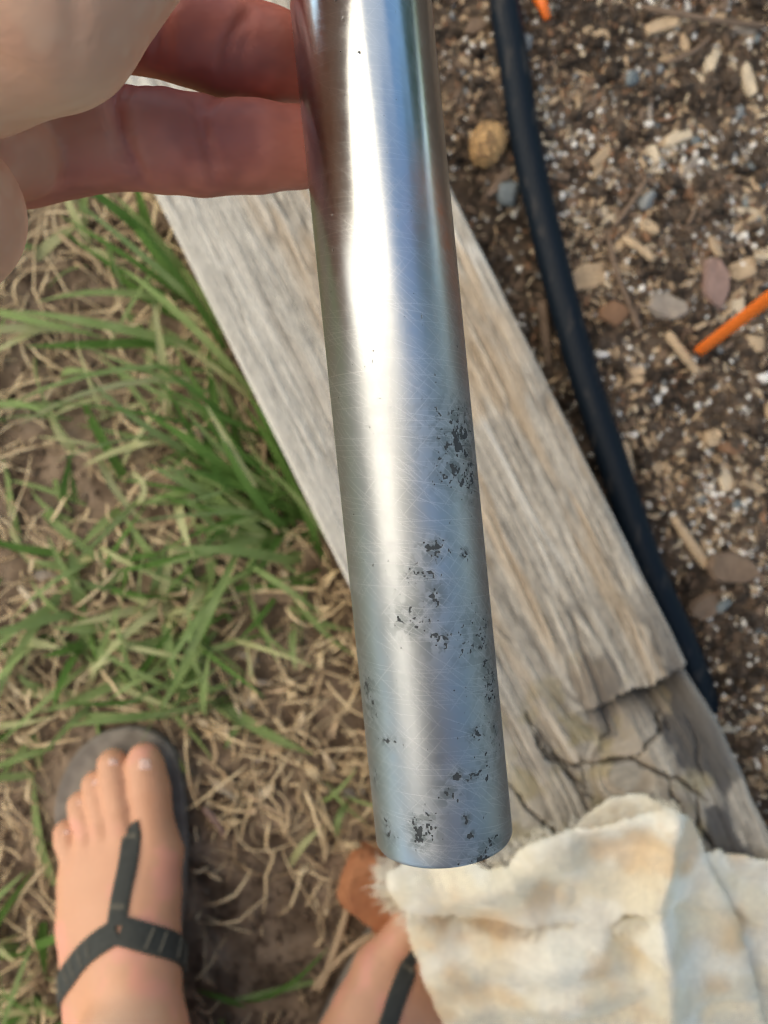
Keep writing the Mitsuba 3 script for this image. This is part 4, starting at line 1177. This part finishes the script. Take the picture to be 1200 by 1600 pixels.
def keep_off(p):
    """True where the timber, the bed or a sandal lies."""
    p = np.atleast_2d(p)
    _, v = tuv(p)
    return (v > -0.004) | contains_xy(SOLES[0], p[:, 0], p[:, 1]) | contains_xy(SOLES[1], p[:, 0], p[:, 1])


def bare(p):
    """How bare the trodden lawn is at p, 0 to 1."""
    p = np.atleast_2d(p)
    px, py = p[:, 0] / H * 1200 + 600, 800 - p[:, 1] / H * 1200
    return np.maximum.reduce([np.exp(-(((px - x) / wx) ** 2 + ((py - y) / wy) ** 2) ** 2) for x, y, wx, wy in ((410, 1440, 120, 170), (70, 770, 130, 75), (310, 850, 70, 40), (470, 1000, 60, 40), (150, 560, 60, 40), (230, 690, 60, 40), (120, 1000, 50, 40))])


CLUMPS = [  # px, py, spread px, blades, length m, colour weights (fresh, deep, pale), mean azimuth or None
    (470, 830, 50, 190, .075, (.35, .60, .05), 2.6), (430, 770, 55, 120, .075, (.5, .45, .05), 2.5), (400, 640, 50, 110, .08, (.5, .4, .1), 2.4), (350, 540, 55, 70, .085, (.45, .45, .1), 2.3), (300, 430, 50, 45, .08, (.5, .35, .15), 2.4),
    (320, 690, 90, 80, .06, (.5, .2, .3), None), (250, 760, 90, 50, .05, (.5, .2, .3), None), (110, 330, 100, 50, .055, (.5, .2, .3), None), (200, 420, 90, 35, .06, (.5, .2, .3), None), (60, 560, 120, 35, .06, (.5, .1, .4), None), (180, 620, 90, 45, .06, (.5, .1, .4), None),
    (140, 900, 100, 130, .05, (.6, .2, .2), None), (60, 1040, 110, 170, .05, (.6, .2, .2), None), (220, 1010, 110, 190, .055, (.6, .2, .2), None), (330, 930, 80, 120, .055, (.6, .25, .15), None), (330, 1060, 60, 80, .055, (.6, .2, .2), None), (250, 1110, 60, 60, .05, (.6, .2, .2), None),
    (20, 1200, 90, 90, .045, (.55, .2, .25), None), (20, 1480, 70, 150, .06, (.6, .3, .1), None), (60, 1580, 60, 60, .05, (.6, .3, .1), None), (300, 1230, 30, 25, .04, (.5, .4, .1), None), (520, 1240, 30, 16, .045, (.6, .2, .2), None), (500, 1500, 50, 20, .05, (.5, .4, .1), None), (390, 1560, 50, 16, .05, (.5, .5, 0), None), (450, 930, 50, 30, .05, (.6, .3, .1), None),
    (-200, 300, 160, 160, .06, (.6, .2, .2), None), (-200, 700, 180, 160, .06, (.6, .2, .2), None), (-200, 1100, 180, 200, .06, (.6, .2, .2), None), (-200, 1500, 160, 160, .06, (.6, .2, .2), None), (100, 0, 160, 160, .06, (.6, .2, .2), None), (-150, -100, 160, 160, .06, (.6, .2, .2), None), (100, -250, 160, 140, .06, (.6, .2, .2), None), (150, 1800, 160, 120, .06, (.6, .2, .2), None), (500, 1800, 140, 60, .06, (.6, .2, .2), None)]
r = np.random.default_rng(31)
specs = {'grass_fresh': [], 'grass_deep': [], 'grass_pale': []}
for px, py, sp, n, L, wts, az in CLUMPS:
    for _ in range(int(n * (0.27 if az is not None else 0.20))):
        b = at(px + r.normal(0, sp * 0.7), py + r.normal(0, sp * 0.7), 0.0)
        if keep_off(b)[0]: continue
        b[2] = lawn_z(b[0:1], b[1:2])[0]
        a = (az + r.normal(0, 0.8)) if az is not None else r.uniform(0, 6.283)
        l = L * r.uniform(0.6, 1.9)
        c = blade_curve(r, b, a, l, r.uniform(0.35, 1.25), 7, 1.0)
        if keep_off(c[1:]).any() and r.uniform() < 0.9: continue
        w = r.uniform(0.0016, 0.0042) * np.array([0.75, 1, 1, 0.95, 0.8, 0.5, 0.08])
        col_ = ['grass_fresh', 'grass_deep', 'grass_pale'][int(r.choice(3, p=wts))]
        specs[col_].append((c, w, r.uniform(0.1, 0.5), r.normal(0, 0.5) + r.normal(0, 0.6) * np.linspace(0, 1, 7)))
for k, (mt, lab) in enumerate((('grass_fresh', 'fresh green lawn grass growing in loose tufts'), ('grass_deep', 'deep green grass tufts crowding the edge of the timber'), ('grass_pale', 'yellowing pale grass blades among the lawn tufts'))):
    put('grass', blades(specs[mt]), mt, lab, 'grass', kind='stuff')

LONG = [  # single long blades: points px with height, half width, colour
    ([(-20, 483, .012), (60, 503, .030), (165, 528, .020)], .0032, 'grass_fresh', 'broad blue green grass blade lying level near the left edge'),
    ([(-20, 630, .012), (50, 634, .026), (118, 637, .014)], .0028, 'grass_fresh', 'grass blade crossing the left edge halfway up the picture'),
    ([(395, 615, .012), (300, 510, .040), (190, 418, .030)], .0032, 'grass_fresh', 'long grass blade slanting up to the left beside the timber'),
    ([(300, 470, .012), (245, 400, .045), (192, 328, .030)], .0030, 'grass_deep', 'long dark grass blade below the pinky finger'),
    ([(375, 855, .010), (330, 950, .045), (248, 1118, .040)], .0034, 'grass_fresh', 'long arching grass blade reaching down towards the left foot'),
    ([(385, 845, .010), (280, 872, .035), (178, 893, .022)], .0033, 'grass_deep', 'long green blade lying level across a bare patch'),
    ([(385, 880, .010), (440, 915, .035), (505, 962, .018)], .0026, 'grass_fresh', 'grass blade slanting down right towards the timber and tube'),
    ([(390, 800, .010), (420, 780, .030), (458, 765, .020)], .0028, 'grass_deep', 'dark grass blade pointing right beside the timber'),
    ([(545, 1255, .008), (530, 1275, .026), (528, 1310, .014)], .0030, 'grass_fresh', 'short bright grass blade left of the lower tube'),
    ([(455, 1352, .010), (478, 1315, .022), (505, 1290, .016)], .0030, 'grass_pale', 'pale yellow green blade on the bare soil between the feet'),
    ([(310, 1548, .010), (350, 1560, .022), (385, 1575, .012)], .0026, 'grass_deep', 'dark green blade low on the soil right of the left ankle'),
    ([(210, 790, .010), (225, 760, .030), (205, 735, .018)], .0024, 'grass_pale', 'short pale blade beside the bare patch in the lawn'),
]
for pts, w, mt, lab in LONG:
    c = spline([at(*p) for p in pts], 14)
    put('grass_blade', blades([(c, w * np.interp(np.linspace(0, 1, 14), [0, 0.25, 0.7, 0.93, 1], [0.6, 1, 0.85, 0.35, 0.05]), 0.3, np.linspace(-0.2, 0.4, 14))]), mt, lab, 'grass blade')

r = np.random.default_rng(41)


def lawn_any(r, n):
    k = n * 4
    p = np.stack([(r.uniform(-500, 640, k) - 600) / 1200 * H, (800 - r.uniform(-400, 1900, k)) / 1200 * H], 1)
    return p[~keep_off(p)][:n]


def straw_specs(n, lo, hi, w0, w1, r):
    out = []
    for b in lawn_any(r, n):
        if r.uniform() < 0.85 * bare(b)[0]: continue
        L = lo + (hi - lo) * r.uniform() ** 1.6; az = r.uniform(0, 6.28); cur = r.normal(0, 0.45)
        t = np.linspace(0, 1, 6)
        a = az + cur * t + r.normal(0, 0.35) * (t > 0.5)
        c = np.cumsum(np.stack([np.cos(a), np.sin(a)], 1) * L / 5, 0) + b
        g = lawn_z(c[:, 0], c[:, 1])
        z = g + 0.0015 + r.uniform(0, 0.007) + r.uniform(-0.006, 0.012) * np.sin(t * 3.1)
        if keep_off(c[::2]).any(): continue
        out.append((np.c_[c, np.maximum(z, g + 0.0008)], r.uniform(w0, w1) * np.array([0.6, 1, 1, 1, 0.9, 0.5]), r.uniform(-0.5, 0.5), r.normal(0, 0.4) + 0 * t))
    return out


put('dry_grass', blades(straw_specs(3000, .008, .070, .0003, .0015, r)), 'straw', 'dry straw coloured grass stems strewn over the lawn soil', 'dry grass', kind='stuff')
put('dry_grass', blades(straw_specs(2000, .008, .055, .0003, .0017, r)), 'straw_dull', 'dull brown dead grass stems matted on the lawn soil', 'dry grass', kind='stuff')
put('soil_crumbs', crumb_field(6000, (0.0008, 0.0045), 5, lawn_any, lawn_z), 'lawn_soil', 'brown crumbs of soil lying on the lawn', 'crumbs', kind='stuff', smooth=False)
put('soil_crumbs', crumb_field(1600, (0.0010, 0.0036), 6, lawn_any, lawn_z, 'chip'), 'chip_brown', 'small brown bits of bark lying on the lawn', 'crumbs', kind='stuff', smooth=False)

# curled wood shavings on the lawn, each its own thing
sh_protos = []
for k in range(8):
    L = 1.0
    t = np.linspace(0, 1, 13)
    cur = [0.2, -0.4, 0.6, -0.1, 1.0, 0.1, -0.7, 0.3][k]
    a = cur * (t - 0.5)
    c = np.cumsum(np.stack([np.cos(a), np.sin(a), 0.12 * np.sin(t * 5 + k)], 1) / 12, 0) - [0.5, 0, 0]
    q = strip(c, (0.06 + 0.012 * k) * np.interp(t, [0, 0.1, 0.85, 1], [0.5, 1, 0.9, 0.4]) * (1 + 0.3 * np.sin(t * 11 + k) + 0.3 * (meshkit.noise(np.c_[t * 14, 0 * t, 0 * t], k) - 0.5)), 0.35, np.linspace(-0.5, 0.9, 13) * (1 + 0.3 * k))
    qb = q[:, ::-1] - [0, 0, 0.03]
    ringp = np.concatenate([q, qb, q[:, :1]], 1)
    sh_protos.append([mikit.ply(trimesh.Trimesh(*grid_mesh(ringp), process=False), mt, smooth=True) for mt in ('chip_tan', 'straw', 'chip_grey', 'chip_pale')])
for q_ in range(85):
    for _ in range(100):
        px, py = (r.uniform(290, 590), r.normal(1120, 110)) if r.uniform() < 0.65 else (r.uniform(-40, 560), r.uniform(380, 1600))
        b = at(px, py, 0.0)
        if not keep_off(np.array([b, b + [0.008, 0, 0], b - [0.008, 0, 0]])).any() and r.uniform() > bare(b)[0]: break
    s = r.uniform(0.012, 0.034)
    z = float(lawn_z(np.array(b[0]), np.array(b[1]))) + 0.004 + r.uniform(0, 0.005)
    pr = sh_protos[int(r.integers(8))][int(r.choice(4, p=[.35, .35, .15, .15]))]
    m = T().translate([float(b[0]), float(b[1]), z]).rotate([0, 0, 1], float(r.uniform(0, 360))).rotate([1, 0, 0], float(r.uniform(-25, 25))).rotate([0, 1, 0], float(r.uniform(-14, 14))).scale([float(s)] * 3)
    put('wood_shaving', {**pr, 'to_world': m}, None, 'flat tan wood shaving lying on the worn lawn', 'wood shaving', 'wood shavings scattered on the lawn soil')

# ------------------------------------------------------------------ trees beyond the bed, seen only in the tube
bs('bark', base_color=rgb(0.10, 0.07, 0.05), roughness=0.9)
scene['leaf'] = {'type': 'principledthin', 'base_color': mikit.proc(lambda p, n, uv: mix((0.05, 0.11, 0.04), (0.12, 0.20, 0.08), noise(p.x * 3, p.y * 3, p.z * 3))), 'roughness': 0.5, 'diff_trans': 0.6, 'spec_trans': 0.0, 'eta': 1.4}
r = np.random.default_rng(51)
for k, (x, y, hgt, wd, lab) in enumerate(((5.0, 1.0, 5.0, 2.2, 'tall leafy tree beyond the bed opposite the hand'), (6.0, 5.0, 3.6, 1.9, 'broad leafy tree farther back beyond the bed'), (5.0, -2.6, 2.6, 1.5, 'low leafy tree behind the crouching person'), (1.5, 7.0, 3.0, 1.7, 'leafy tree far ahead past the end of the timber'))):
    key = key_for('tree'); tag(key, lab, 'tree')
    tr = [[(np.array([x, y, -0.05]), 0.14), (np.array([x + .05, y, hgt * 0.45]), 0.09), (np.array([x, y + .1, hgt * 0.8]), 0.04)]]
    for q_ in range(6):
        a = q_ * 1.05
        tr.append([(np.array([x, y, hgt * (0.35 + 0.05 * q_)]), 0.05), (np.array([x + math.cos(a) * wd * 0.7, y + math.sin(a) * wd * 0.7, hgt * (0.6 + 0.05 * q_)]), 0.015)])
    put('trunk', Blob(tr, k=0.05).mesh(0.035), 'bark', parent=key)
    n = 3500
    d = r.normal(size=(n, 3)); d /= np.linalg.norm(d, axis=1, keepdims=True)
    rad = r.uniform(0.25, 1, n) ** 0.5 * (0.7 + 0.6 * meshkit.fbm(d * 2.2 + k, 3, k))
    c = np.array([x, y, hgt * 0.62]) + d * rad[:, None] * [wd, wd, hgt * 0.48]
    a, b2 = r.normal(size=(n, 3)), r.normal(size=(n, 3))
    a /= np.linalg.norm(a, axis=1, keepdims=True); b2 = np.cross(a, b2); b2 /= np.linalg.norm(b2, axis=1, keepdims=True)
    a *= 0.11; b2 *= 0.055
    V = np.stack([c - a, c + b2, c + a, c - b2], 1).reshape(-1, 3)
    q4 = np.arange(n)[:, None] * 4
    put('crown', trimesh.Trimesh(V, np.vstack([q4 + [0, 1, 2], q4 + [0, 2, 3]]), process=False), 'leaf', parent=key, smooth=False)
